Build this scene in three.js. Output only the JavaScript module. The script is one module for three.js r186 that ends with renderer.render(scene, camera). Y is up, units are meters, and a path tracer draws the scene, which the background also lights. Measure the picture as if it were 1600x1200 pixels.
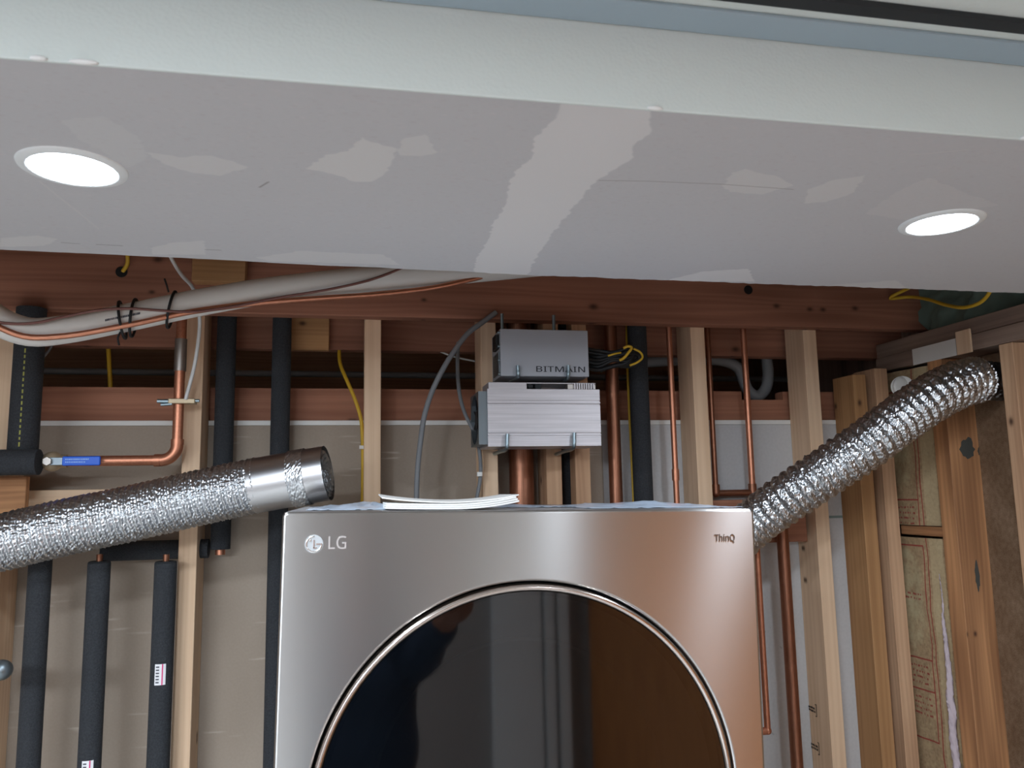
import * as THREE from 'three';
import { RoundedBoxGeometry } from 'three/addons/geometries/RoundedBoxGeometry.js';
import { mergeGeometries, mergeVertices } from 'three/addons/utils/BufferGeometryUtils.js';
import { FontLoader } from 'three/addons/loaders/FontLoader.js';
import { TextGeometry } from 'three/addons/geometries/TextGeometry.js';
import { MarchingCubes } from 'three/addons/objects/MarchingCubes.js';
import { RectAreaLightUniformsLib } from 'three/addons/lights/RectAreaLightUniformsLib.js';
import { createNoise3D, createNoise2D } from 'simplex-noise';

// ------------------------------------------------------------------ camera, light, exposure
const EYE = 2.0, FOCAL = 1240, K = 0.857, SOFFIT = EYE + 0.42 * K, ROOM_CEILING = EYE + 0.52 * K;
const scene = new THREE.Scene();
scene.background = new THREE.Color(0x000000);
const renderer = new THREE.WebGLRenderer();
renderer.toneMapping = THREE.LinearToneMapping;
renderer.toneMappingExposure = 3.0;
renderer.shadowMap.enabled = true;
RectAreaLightUniformsLib.init();
const camera = new THREE.PerspectiveCamera(2 * Math.atan(600 / FOCAL) * 180 / Math.PI, 4 / 3, 0.01, 50);
// camera turned by the vanishing points of the wall's depth (550, 773) and width (7040, 650)
const toCam = (x, y) => new THREE.Vector3((x - 800) / FOCAL, -(y - 600) / FOCAL, -1);
const axZ = toCam(550, 773).normalize().negate();
const axX = toCam(7040, 650); axX.addScaledVector(axZ, -axX.dot(axZ)).normalize(); if (axX.x < 0) axX.negate();
const axY = new THREE.Vector3().crossVectors(axZ, axX);
const turn = new THREE.Matrix4().set(axX.x, axX.y, axX.z, 0, axY.x, axY.y, axY.z, 0, axZ.x, axZ.y, axZ.z, 0, 0, 0, 0, 1);
camera.position.set(0, EYE, 0);
camera.quaternion.setFromRotationMatrix(turn);
camera.focus = 1.7; camera.userData.fStop = 11;
scene.add(camera);
const CLOSET_LAMP = 84, UNSEEN_ROOM_LAMP = 105, FILL_PANEL = 20, LAMP_TINT = 0xe3f0ff;
const lampSpots = [[-0.352 * K, SOFFIT, -1.055 * K, CLOSET_LAMP], [0.935 * K, SOFFIT, -1.08 * K, CLOSET_LAMP], [-0.3, ROOM_CEILING, 0.17, UNSEEN_ROOM_LAMP], [0.8, ROOM_CEILING, 0.75, UNSEEN_ROOM_LAMP]];

// ------------------------------------------------------------------ helpers
const ray = (px, py) => toCam(px, py).applyMatrix4(turn);
const V = (px, py, d) => { const r = ray(px, py); r.multiplyScalar(-d / r.z); r.y += EYE; return r; };      // pixel on the upright plane d metres away
const VX = (px, py, x) => { const r = ray(px, py); r.multiplyScalar(x / r.x); r.y += EYE; return r; };      // pixel on the side wall at x
const VY = (px, py, h) => { const r = ray(px, py); r.multiplyScalar((h - EYE) / r.y); r.y += EYE; return r; }; // pixel on the level plane h
const mPerPx = (p) => { const q = p.clone().sub(camera.position); return -(axX.z * q.x + axY.z * q.y + axZ.z * q.z) / FOCAL; };
function rng(seed) { let a = seed >>> 0; return () => { a = (a + 0x6D2B79F5) >>> 0; let t = a; t = Math.imul(t ^ (t >>> 15), t | 1); t ^= t + Math.imul(t ^ (t >>> 7), t | 61); return ((t ^ (t >>> 14)) >>> 0) / 4294967296; }; }
const n3 = createNoise3D(rng(7)), n2 = createNoise2D(rng(11)), rand = rng(3);
const used = {};
function numbered(n) { const k = used[n] = (used[n] ?? -1) + 1; return k ? n + '_' + String(k).padStart(3, '0') : n; }
function shade(m) { m.castShadow = m.receiveShadow = true; return m; }
function mesh(name, geo, mat, parent) {
  if (Array.isArray(geo)) { geo = geo.map((g) => (g.index ? g.toNonIndexed() : g)); for (const g of geo) for (const k of Object.keys(g.attributes)) if (!['position', 'normal', 'uv'].includes(k)) g.deleteAttribute(k); geo = geo.length > 1 ? mergeGeometries(geo) : geo[0]; }
  const m = shade(new THREE.Mesh(geo, mat));
  if (parent) { m.name = name; parent.add(m); } else { m.name = numbered(name); scene.add(m); }
  return m;
}
function tag(o, label, category, group) { o.userData.label = label; o.userData.category = category; if (group) o.userData.group = group; return o; }
function thing(name, label, category, group, at = [0, 0, 0]) { const g = new THREE.Group(); g.name = numbered(name); g.position.set(...at); scene.add(g); return tag(g, label, category, group); }
function setting(name, label, category) { const g = new THREE.Group(); g.name = name; scene.add(g); g.userData.kind = 'structure'; return tag(g, label, category); }
// geometry with uv in metres; axis = the long direction of the grain (0 x, 1 y, 2 z)
function metreUV(g, axis = 1, off = [0, 0]) {
  if (g.index) g = g.toNonIndexed();
  const p = g.attributes.position, uv = new Float32Array(p.count * 2), a = new THREE.Vector3(), b = new THREE.Vector3(), c = new THREE.Vector3(), n = new THREE.Vector3();
  for (let i = 0; i < p.count; i += 3) {
    a.fromBufferAttribute(p, i); b.fromBufferAttribute(p, i + 1); c.fromBufferAttribute(p, i + 2);
    n.crossVectors(b.clone().sub(a), c.clone().sub(a)); n.set(Math.abs(n.x), Math.abs(n.y), Math.abs(n.z));
    const w = n.x >= n.y && n.x >= n.z ? 0 : n.y >= n.z ? 1 : 2, along = w === axis ? (axis + 1) % 3 : axis, across = 3 - w - along;
    [a, b, c].forEach((v, k) => { const q = [v.x, v.y, v.z]; uv[(i + k) * 2] = q[across] + off[0] + w * 0.31; uv[(i + k) * 2 + 1] = q[along] + off[1]; });
  }
  g.setAttribute('uv', new THREE.BufferAttribute(uv, 2)); return g;
}
function bx(x0, x1, y0, y1, z0, z1, axis = 1, r = 0.002) {
  const sx = Math.abs(x1 - x0), sy = Math.abs(y1 - y0), sz = Math.abs(z1 - z0);
  let g = r > 0 ? new RoundedBoxGeometry(sx, sy, sz, 1, Math.min(r, sx / 2.1, sy / 2.1, sz / 2.1)) : new THREE.BoxGeometry(sx, sy, sz);
  g.translate((x0 + x1) / 2, (y0 + y1) / 2, (z0 + z1) / 2);
  return metreUV(g, axis, [rand() * 3, rand() * 3]);
}
const curve = (pts) => new THREE.CatmullRomCurve3(pts, false, 'centripetal');
const tube = (pts, r, n = 48, k = 10) => new THREE.TubeGeometry(curve(pts), n, r, k, false);
const pix = (list, d) => list.map(([x, y, q]) => V(x, y, q ?? d));
function rod(a, b, r, k = 20, r2 = r) {          // closed cylinder from a to b
  const g = new THREE.CylinderGeometry(r2, r, a.distanceTo(b), k, 1); g.applyQuaternion(new THREE.Quaternion().setFromUnitVectors(new THREE.Vector3(0, 1, 0), b.clone().sub(a).normalize()));
  return g.translate((a.x + b.x) / 2, (a.y + b.y) / 2, (a.z + b.z) / 2);
}
function ball(p, r) { return new THREE.SphereGeometry(r, 16, 12).translate(p.x, p.y, p.z); }
// a tube whose radius follows radius(distance along, angle)
function sweep(pts, radius, step, around) {
  const c = curve(pts), L = c.getLength(), n = Math.ceil(L / step), fr = c.computeFrenetFrames(n, false), pos = [], uv = [], idx = [], P = new THREE.Vector3();
  for (let i = 0; i <= n; i++) { c.getPointAt(i / n, P); for (let j = 0; j <= around; j++) {
    const a = (j % around) / around * Math.PI * 2, r = radius(i / n * L, a, L), s = Math.sin(a), q = Math.cos(a), N = fr.normals[i], B = fr.binormals[i];
    pos.push(P.x + r * (q * N.x + s * B.x), P.y + r * (q * N.y + s * B.y), P.z + r * (q * N.z + s * B.z)); uv.push(j / around * 0.32, i / n * L);
  } }
  for (let i = 0; i < n; i++) for (let j = 0; j < around; j++) { const a = i * (around + 1) + j, b = a + around + 1; idx.push(a, b, a + 1, b, b + 1, a + 1); }
  const g = new THREE.BufferGeometry(); g.setAttribute('position', new THREE.Float32BufferAttribute(pos, 3)); g.setAttribute('uv', new THREE.Float32BufferAttribute(uv, 2)); g.setIndex(idx); g.computeVertexNormals(); return g;
}
// ------------------------------------------------------------------ procedural textures and materials
function dataTex(w, h, fn, rx, ry, srgb = true) {       // fn(u, v) -> [r, g, b] 0..255, one tile spans rx by ry metres
  const d = new Uint8Array(w * h * 4);
  for (let j = 0; j < h; j++) for (let i = 0; i < w; i++) { const c = fn(i / w, j / h), k = (j * w + i) * 4; for (let q = 0; q < 3; q++) d[k + q] = Math.max(0, Math.min(255, c[q])); d[k + 3] = 255; }
  const t = new THREE.DataTexture(d, w, h); if (srgb) t.colorSpace = THREE.SRGBColorSpace; t.magFilter = THREE.LinearFilter; t.minFilter = THREE.LinearMipmapLinearFilter; t.generateMipmaps = true;
  t.wrapS = t.wrapT = THREE.MirroredRepeatWrapping; t.repeat.set(1 / rx, 1 / ry); t.needsUpdate = true; return t;
}
function canvasTex(w, h, draw) { const c = document.createElement('canvas'); c.width = w; c.height = h; draw(c.getContext('2d'), w, h); const t = new THREE.CanvasTexture(c); t.colorSpace = THREE.SRGBColorSpace; return t; }
const lerp3 = (a, b, t) => [0, 1, 2].map((i) => a[i] + (b[i] - a[i]) * t);
function wood(light, dark, seed, blotch = 0.25, knots = 3) {
  const r = rng(seed), ks = Array.from({ length: knots }, () => [r(), r(), 0.02 + 0.03 * r()]), s = seed * 13.7;
  const t = dataTex(256, 1024, (u, v) => {
    let bend = 0, kn = 0;
    for (const [ku, kv, kr] of ks) { const dx = u - ku, dy = (v - kv) * 5.5, q = Math.hypot(dx, dy); bend += 0.03 * Math.exp(-q * q / (kr * 8)) * Math.sign(dx); kn = Math.max(kn, Math.exp(-((q / kr) ** 2) * 1.2)); }
    const w = u + bend + 0.02 * n2(v * 1.3, s), ring = 0.5 + 0.5 * Math.sin(w * 55 + 4 * n2(w * 3, v * 0.7 + s));
    const fibre = n2(u * 130 + s, v * 6) * 0.5 + n2(u * 60, v * 2 + s) * 0.5, bl = n2(u * 2.3 + s, v * 2.2);
    const m = 0.28 + 0.24 * ring + 0.16 * fibre + blotch * bl;
    return lerp3(lerp3(light, dark, Math.max(0, Math.min(1, m))), [52, 30, 18], kn * 0.8);
  }, 0.16, 1.3);
  return new THREE.MeshStandardMaterial({ map: t, roughness: 0.78, bumpMap: t, bumpScale: 0.0006 });
}
const flat = (c, roughness = 0.7, metalness = 0, more = {}) => new THREE.MeshPhysicalMaterial({ color: c, roughness, metalness, ...more });
const M = {
  stud: wood([240, 208, 174], [212, 174, 138], 1, 0.2, 2),
  studTan: wood([212, 172, 136], [166, 124, 92], 2, 0.3, 3),
  studOrange: wood([196, 150, 102], [152, 108, 68], 3, 0.25, 3),
  oldStud: wood([206, 150, 102], [136, 92, 60], 4, 0.5, 4),
  beam: wood([170, 116, 92], [124, 80, 60], 5, 0.4, 5),
  blocking: wood([178, 122, 94], [134, 86, 64], 6, 0.3, 3),
  dim: wood([154, 130, 114], [110, 90, 78], 8, 0.5, 2),
  plywood: wood([194, 128, 72], [158, 94, 48], 9, 0.3, 2),
  paperBrown: new THREE.MeshStandardMaterial({ roughness: 0.92, map: dataTex(512, 512, (u, v) => {
    const f = n2(u * 160, v * 160) * 2.5 + n2(u * 5, v * 3) * 6, scuff = Math.max(0, n2(u * 5 + 9, v * 60) - 0.72) * Math.max(0, n2(u * 3, v * 4 + 5)) * 260; return [160 + f + scuff, 145 + f + scuff, 129 + f + scuff]; }, 1.1, 1.1) }),
  paperWhite: new THREE.MeshStandardMaterial({ roughness: 0.9, map: dataTex(512, 512, (u, v) => { const f = n2(u * 100, v * 100) * 3 + n2(u * 4, v * 3) * 5, dot = n2(u * 45, v * 45 + 3) > 0.93 ? -26 : 0, line = Math.abs(v - 0.31 - 0.006 * n2(u * 8, 2)) < 0.0028 && u > 0.2 ? -70 : 0; return [196 + f + dot + line, 194 + f + dot + line * 0.75, 192 + f + dot + line * 0.8]; }, 1.1, 1.1) }),
  paint: new THREE.MeshStandardMaterial({ color: 0xe0e8e4, roughness: 0.7, bumpMap: dataTex(256, 256, (u, v) => { const f = 128 + 60 * n2(u * 60, v * 60) + 40 * n2(u * 14, v * 14); return [f, f, f]; }, 0.3, 0.3, false), bumpScale: 0.0004 }),
  wallGrey: flat(0xa39d99, 0.85), doorPaint: flat(0xf0f3f3, 0.5), doorWhite: flat(0xf0f3f2, 0.5), trimBlue: flat(0xa3b4be, 0.6), black: flat(0x101112, 0.6), charcoal: flat(0x24282b, 0.7),
  concrete: flat(0xd0cec9, 0.9),
  foam: new THREE.MeshStandardMaterial({ roughness: 0.95, map: dataTex(256, 256, (u, v) => { const f = n2(u * 90, v * 90) * 11 + n2(u * 26, v * 26) * 7; return [49 + f, 51 + f, 54 + f]; }, 0.16, 0.16), bumpMap: dataTex(256, 256, (u, v) => { const f = 128 + 90 * n2(u * 60, v * 60); return [f, f, f]; }, 0.16, 0.16, false), bumpScale: 0.0012 }),
  copper: new THREE.MeshStandardMaterial({ metalness: 0.85, roughness: 0.42, map: dataTex(128, 256, (u, v) => { const f = n2(u * 9, v * 9) * 16 + n2(u * 40, v * 40) * 8; return [208 + f, 142 + f, 112 + f]; }, 0.1, 0.3) }),
  copperOld: new THREE.MeshStandardMaterial({ metalness: 0.85, roughness: 0.42, map: dataTex(128, 256, (u, v) => { const f = n2(u * 6, v * 6) * 22 + n2(u * 30, v * 30) * 10; return [158 + f, 108 + f * 0.8, 84 + f * 0.7]; }, 0.1, 0.3) }),
  solder: flat(0xa9a29a, 0.4, 0.9), brass: flat(0xc4b193, 0.5, 0.6), zinc: flat(0x9fb0b6, 0.38, 0.95), steelDark: flat(0x7d868a, 0.4, 0.9),
  foil: new THREE.MeshStandardMaterial({ color: 0xd4d7d9, metalness: 1, roughness: 0.3 }),
  alu: new THREE.MeshPhysicalMaterial({ color: 0xc9c8c8, metalness: 1, roughness: 0.36, anisotropy: 0.4 }),
  aluShell: new THREE.MeshStandardMaterial({ metalness: 0.75, roughness: 0.5, map: dataTex(512, 64, (u, v) => { const f = n2(u * 90, v * 2) * 9 + n2(u * 20, v) * 6; return [206 + f, 202 + f, 203 + f]; }, 0.2, 0.4) }),
  psuGrey: flat(0xaeb1b6, 0.55, 0.3), cream: flat(0xe6e3dc, 0.75), foamWhite: flat(0xdedad2, 0.8), white: flat(0xf2f2ef, 0.7), yellow: flat(0xd0a628, 0.55), cableGrey: flat(0x7c7d7e, 0.6), cableWhite: flat(0xd6d6d2, 0.6),
  blue: flat(0x2264d8, 0.45), wireBrown: flat(0x7a5148, 0.6), pvcGrey: flat(0x8d8d8c, 0.6), steel: null, film: flat(0xc4d3e4, 0.35, 0, { clearcoat: 0.4 }), paper: flat(0xf1efe9, 0.8), pink: flat(0xe0457e, 0.7), inkGrey: flat(0x5b5b62, 0.8), ink: flat(0x1d1f24, 0.6),
  chrome: flat(0xd8ccc4, 0.16, 1), insulation: flat(0xc4b4b8, 1), green: flat(0x66776c, 0.95), fibreboard: new THREE.MeshStandardMaterial({ roughness: 0.97, map: dataTex(512, 512, (u, v) => { const f = n2(u * 110, v * 110) * 9 + n2(u * 30, v * 22) * 8 + n2(u * 4, v * 3) * 10; return [124 + f, 98 + f, 74 + f]; }, 0.5, 0.5) }),
};
M.steel = new THREE.MeshPhysicalMaterial({ metalness: 1, roughness: 0.28, anisotropy: 0.97, anisotropyRotation: Math.PI / 2, color: 0xbfbdba });
const UP = new THREE.Vector3(0, 1, 0);
const font = await new FontLoader().loadAsync('fonts/droid/droid_sans_regular.typeface.json');
function words(text, size, depth = 0.0006, f = font) { const g = new TextGeometry(text, { font: f, size, depth, curveSegments: 5, bevelEnabled: false }); g.computeBoundingBox(); const b = g.boundingBox; return g.translate(-b.min.x, -b.min.y, 0); }

// ------------------------------------------------------------------ setting: the room shell
const XL = -1.9, XR = 1.42, BACK = 1.93, STUD = 1.84, REAR = 2.6, CEIL0 = 0.787 * K, CEIL1 = 1.47 * K;
const floor = setting('floor', 'plain grey concrete floor of the laundry room', 'floor'); mesh('slab', bx(XL - 0.1, XR + 0.3, -0.1, 0, -3, REAR + 0.1, 0, 0), M.concrete, floor);
// soffit ceiling: drywall with joint compound
const cw = 2048, ch = 512, CX0 = XL, CX1 = XR + 0.1;
const ceilMap = canvasTex(cw, ch, (g) => {
  g.fillStyle = 'rgb(204,203,204)'; g.fillRect(0, 0, cw, ch);
  const r = rng(21);
  for (let i = 0; i < 26000; i++) { const q = r(); g.fillStyle = q > 0.5 ? 'rgba(222,218,216,0.10)' : 'rgba(180,175,174,0.10)'; g.fillRect(r() * cw, r() * ch, 1 + r() * 3, 1 + r() * 3); }
  const at = (x, y) => { const p = VY(x, y, SOFFIT); return [(p.x - CX0) / (CX1 - CX0) * cw, (-p.z - CEIL0) / (CEIL1 - CEIL0) * ch]; };
  const patch = (list, fill) => { g.fillStyle = fill; g.beginPath(); const pts = list.map(([x, y]) => at(x, y)); for (let i = 0; i < pts.length; i++) { const a = pts[i], b = pts[(i + 1) % pts.length]; if (!i) g.moveTo(a[0], a[1]); const n = Math.max(2, Math.ceil(Math.hypot(b[0] - a[0], b[1] - a[1]) / 6)); for (let k = 1; k <= n; k++) { const j = k < n ? 3.2 : 0; g.lineTo(a[0] + (b[0] - a[0]) * k / n + (r() - 0.5) * j, a[1] + (b[1] - a[1]) * k / n + (r() - 0.5) * j); } } g.closePath(); g.fill(); };
  const mud = 'rgba(228,226,224,0.95)', thin = 'rgba(224,221,219,0.6)';
  patch([[880, 160], [862, 190], [838, 212], [832, 243], [808, 265], [795, 290], [790, 320], [770, 350], [760, 380], [745, 402], [738, 430], [822, 434], [842, 395], [875, 350], [907, 312], [932, 282], [985, 250], [992, 225], [1015, 210], [1017, 172]], mud);
  patch([[478, 264], [508, 242], [545, 236], [565, 214], [580, 222], [620, 232], [612, 255], [600, 272], [580, 284], [555, 284], [520, 272]], 'rgba(224,221,219,0.8)');
  patch([[620, 234], [632, 216], [665, 210], [684, 238], [655, 244], [625, 243]], thin);
  patch([[226, 238], [280, 246], [330, 243], [388, 261], [345, 275], [300, 270], [260, 258]], thin);
  patch([[95, 188], [160, 182], [215, 212], [232, 244], [200, 262], [120, 215]], 'rgba(224,221,219,0.25)');
  patch([[1130, 292], [1142, 270], [1165, 264], [1215, 276], [1240, 290], [1190, 304], [1140, 300]], thin);
  patch([[1256, 318], [1262, 296], [1300, 282], [1352, 274], [1335, 300], [1290, 316]], thin);
  patch([[1352, 334], [1400, 300], [1450, 278], [1505, 300], [1560, 320], [1500, 330], [1420, 345]], 'rgba(224,221,219,0.3)');
  patch([[0, 372], [60, 368], [92, 374], [70, 384], [0, 386]], thin); patch([[235, 388], [270, 379], [318, 376], [322, 398], [240, 398]], thin);
  patch([[400, 402], [470, 392], [600, 398], [625, 414], [420, 408]], thin); patch([[1040, 438], [1100, 424], [1170, 420], [1180, 440]], mud); patch([[1290, 446], [1400, 438], [1420, 452], [1300, 452]], thin);
  g.strokeStyle = 'rgba(120,114,112,0.6)'; g.lineWidth = 1;
  const line = (pts, style) => { g.strokeStyle = style; g.beginPath(); pts.forEach(([x, y], i) => { const p = at(x, y); i ? g.lineTo(...p) : g.moveTo(...p); }); g.stroke(); };
  line([[95, 379], [125, 381]], 'rgba(90,84,84,0.7)'); line([[150, 382], [192, 384]], 'rgba(80,74,74,0.8)'); line([[320, 390], [346, 391]], 'rgba(80,74,74,0.8)'); line([[405, 293], [420, 284]], 'rgba(120,112,110,0.9)');
  line([[935, 282], [1010, 283], [1130, 288], [1240, 296]], 'rgba(140,132,130,0.8)'); line([[60, 282], [155, 358]], 'rgba(215,212,210,0.8)'); line([[1420, 243], [1512, 234]], 'rgba(220,216,212,0.8)');
});
ceilMap.flipY = false; ceilMap.anisotropy = 8;
const ceiling = setting('ceiling', 'unpainted drywall soffit with pale joint compound patches and two recessed lamps', 'ceiling');
{ // torn far edge: a plate whose far outline wanders a few millimetres
  const sh = new THREE.Shape(), r = rng(5); sh.moveTo(CX0, CEIL0 + 0.003); sh.lineTo(CX1, CEIL0 + 0.003);
  for (let x = CX1; x > CX0; x -= 0.012) sh.lineTo(x, 1.435 * K + K * 0.042 * Math.min(1, (x / K + 0.6) / 1.0) + (x > 0.2 ? 0.004 : 0.0012) * (r() - 0.5) + 0.003 * n2(x * 6, 3));
  sh.lineTo(CX0, 1.43 * K); sh.closePath();
  const g = new THREE.ExtrudeGeometry(sh, { depth: 0.0127, bevelEnabled: false }), p = g.attributes.position, uv = g.attributes.uv;
  for (let i = 0; i < p.count; i++) { const x = p.getX(i), d = p.getY(i), k = p.getZ(i); p.setXYZ(i, x, SOFFIT + k, -d); uv.setXY(i, (x - CX0) / (CX1 - CX0), (d - CEIL0) / (CEIL1 - CEIL0)); }
  g.computeVertexNormals();
  mesh('drywall_sheet', g, new THREE.MeshStandardMaterial({ map: ceilMap, roughness: 0.9, side: THREE.DoubleSide }), ceiling);
}
mesh('framing_board', bx(CX0, CX1, SOFFIT + 0.013, SOFFIT + 0.05, -CEIL1 + 0.06, -CEIL1 + 0.1, 0), M.dim, ceiling);
const wf = setting('wall_front', 'white painted upright face of the soffit', 'wall');
{ const g = bx(CX0, CX1, SOFFIT - 0.001, ROOM_CEILING + 0.1, -CEIL0 - 0.004, -CEIL0, 0, 0.0015); mesh('painted_face', g, M.paint, wf);
  for (const [x, y, s] of [[1022, 172, 0.008], [60, 92, 0.007], [130, 97, 0.012], [1594, 219, 0.004]]) { const p = VY(x, y, SOFFIT), b = new THREE.SphereGeometry(1, 10, 8); b.scale(s, 0.0025, 0.003); b.translate(p.x, SOFFIT + 0.0005, -CEIL0 + 0.0005); mesh('compound_bump', b, M.white, wf); } }
const rc = setting('ceiling_001', 'room ceiling in front of the soffit', 'ceiling'); mesh('drywall_sheet', bx(XL, XR + 0.1, ROOM_CEILING, ROOM_CEILING + 0.02, -CEIL0, REAR, 0, 0), M.paint, rc);
const t1 = setting('trim_1', 'blue-grey moulding where the soffit meets the room ceiling', 'trim');
mesh('moulding', bx(CX0, CX1, ROOM_CEILING - 0.004, ROOM_CEILING, -CEIL0 + 0.001, -0.742 * K, 0, 0.0015), M.trimBlue, t1);
mesh('track', bx(CX0, CX1, ROOM_CEILING - 0.006, ROOM_CEILING, -0.722 * K, -0.702 * K, 0, 0.001), M.charcoal, t1);
// upper floor deck and outer shell, out of view, closing off stray light
const deck = setting('ceiling_002', 'unseen board deck above the joists that keeps light out', 'ceiling'); mesh('deck_board', bx(XL - 0.1, XR + 0.4, EYE + 0.78, EYE + 0.8, -3.0, REAR + 0.1, 0, 0), M.studTan, deck);
const far = setting('unseen_wall_far', 'unseen board wall closing off light at the back of the void behind the framing', 'wall'); mesh('board', bx(XL - 0.1, XR + 0.4, 0, EYE + 0.78, -3.0, -2.9, 0, 0), M.studTan, far);
const wl = setting('wall_left', 'grey painted wall left of the laundry bay', 'wall'); mesh('drywall_sheet', bx(XL - 0.1, XL, 0, EYE + 0.78, -3, REAR, 1, 0), M.wallGrey, wl);
const wr = setting('wall_rear', 'grey painted wall behind the photographer', 'wall'); mesh('drywall_sheet', bx(XL, XR + 0.4, 0, EYE + 0.78, REAR, REAR + 0.1, 1, 0), M.wallGrey, wr);
const d1 = setting('door_1', 'white door in its frame behind the photographer', 'door'); mesh('leaf', bx(0.82, 1.12, 0, 2.05, REAR - 0.05, REAR - 0.01, 1, 0.004), M.doorPaint, d1); mesh('jamb', bx(1.14, 1.2, 0, 2.1, REAR - 0.06, REAR, 1, 0.004), M.doorPaint, d1); mesh('jamb', bx(1.225, 1.29, 0, 2.1, REAR - 0.06, REAR, 1, 0.004), M.doorPaint, d1);

// ------------------------------------------------------------------ back wall framing
const wb = setting('wall_back', 'open stud wall with the bare back of the next room\'s drywall between the studs', 'wall');
const xAt = (px, py, d) => V(px, py, d).x, yAt = (px, py, d) => V(px, py, d).y, xSplit = xAt(942, 720, BACK);
mesh('drywall_panel', bx(XL, xSplit, 0, EYE + 0.164, -BACK - 0.0127, -BACK, 1, 0), M.paperBrown, wb);
mesh('drywall_panel', bx(xSplit, XR + 0.02, 0, EYE + 0.164, -BACK - 0.0127, -BACK, 1, 0), M.paperWhite, wb);
mesh('drywall_edge', bx(XL, XR + 0.12, EYE + 0.1645, EYE + 0.176, -BACK - 0.0127, -BACK + 0.001, 0, 0.001), M.cream, wb);
{ // lower blocking with a notch for the trap
  const s = new THREE.Shape(), y0 = EYE + 0.177, y1 = EYE + 0.2545, a = xAt(1158, 620, 1.95), b = xAt(1222, 620, 1.95), yn = yAt(1190, 625, 1.95);
  s.moveTo(XL, y0); s.lineTo(XR + 0.12, y0); s.lineTo(XR + 0.12, y1); s.lineTo(b, y1); s.lineTo(b, yn); s.lineTo(a, yn); s.lineTo(a, y1); s.lineTo(XL, y1); s.closePath();
  mesh('blocking', metreUV(new THREE.ExtrudeGeometry(s, { depth: 0.038, bevelEnabled: false }).translate(0, 0, -1.985), 0), M.blocking, wb);
}
mesh('blocking', bx(XL, XR + 0.3, EYE + 0.35, EYE + 0.58, -1.985, -1.947, 0), M.beam, wb);
mesh('joist', bx(XL, XR + 0.14, EYE + 0.402, EYE + 0.64, -1.838, -1.80, 0, 0.003), M.beam, wb);
{ const p = V(1169, 453, 1.8); mesh('hole_shade_disc', rod(p.clone().setZ(-1.801), p.clone().setZ(-1.7985), 0.0115), M.black, wb); const q = V(190, 425, 1.8); mesh('hole_shade_disc', rod(q.clone().setZ(-1.801), q.clone().setZ(-1.7985), 0.012), M.black, wb); }  // flat black discs paint the shade inside the bored holes
const studs = [[2, 640, M.stud], [290, 950, M.stud], [582, 650, M.stud], [766, 740, M.stud], [866, 740, M.studTan], [911, 740, M.studTan], [1099, 700, M.stud], [1274, 650, M.stud]];
for (const dx of [0.4, 0.8]) { const x = xAt(2, 640, STUD) - dx; mesh('stud', bx(x - 0.019, x + 0.019, 0, EYE + 0.6, -BACK, -STUD), M.stud, wb); }
for (const [px, py, m] of studs) { const x = xAt(px, py, STUD); mesh('stud', bx(x - 0.019, x + 0.019, 0, EYE + 0.6, -BACK, -STUD), m, wb); }
{ const x = xAt(1351, 700, STUD), y = yAt(1342, 585, STUD); mesh('stud', bx(x - 0.019, x + 0.019, 0, y, -BACK, -STUD), M.studOrange, wb); }
{ const x = xAt(1391, 760, STUD); mesh('stud', bx(x - 0.019, x + 0.019, 0, EYE + 0.305, -BACK, -STUD), M.studTan, wb); }
// short blocks nailed between and onto the framing
const block = (px0, py0, px1, py1, d, t, m) => { const a = V(px0, py0, d), b = V(px1, py1, d); return mesh('wood_block', bx(a.x, b.x, b.y, a.y, -d - t, -d, 0), m, wb); };
block(301, 380, 383, 441, 1.765, 0.035, M.studOrange); block(452, 490, 514, 547, 1.925, 0.02, M.studOrange);
block(1108, 782, 1262, 846, 1.87, 0.04, M.blocking); block(-13, 745, 38, 805, 1.82, 0.02, M.oldStud); block(-60, 768, 200, 815, 1.9, 0.03, M.stud);

// ------------------------------------------------------------------ right wall framing
const wr2 = setting('wall_right', 'open exterior stud wall with kraft faced insulation and fibreboard sheathing', 'wall');
mesh('top_plate', bx(XR, XR + 0.089, EYE + 0.307, EYE + 0.345, -1.93, REAR, 2), M.dim, wr2); mesh('top_plate', bx(XR + 0.004, XR + 0.089, EYE + 0.346, EYE + 0.384, -1.93, REAR, 2), M.dim, wr2);
const sides = [[1.733, 0.05, M.oldStud], [1.505, 0.038, M.studTan], [1.2, 0.038, M.stud], [0.8, 0.038, M.studTan], [0.4, 0.038, M.stud]];
for (const [d, t, m] of sides) mesh('stud', bx(XR, XR + 0.089, 0, EYE + 0.306, -d, -d + t), m, wr2);
mesh('fibreboard', bx(XR + 0.082, XR + 0.1, 0, EYE + 0.306, -1.73, 0.1, 1, 0), M.fibreboard, wr2);
for (let k = 0; k < 2; k++) mesh('plywood_sheet', bx(XR - 0.002, XR + 0.012, 0, EYE + 0.3, 0.12 + k * 1.222, 0.12 + (k + 1) * 1.22, 1, 0.001), M.plywood, wr2);
mesh('sheathing', bx(XR + 0.1, XR + 0.13, 0, EYE + 0.78, -3, REAR, 1, 0), M.dim, wr2);
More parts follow.
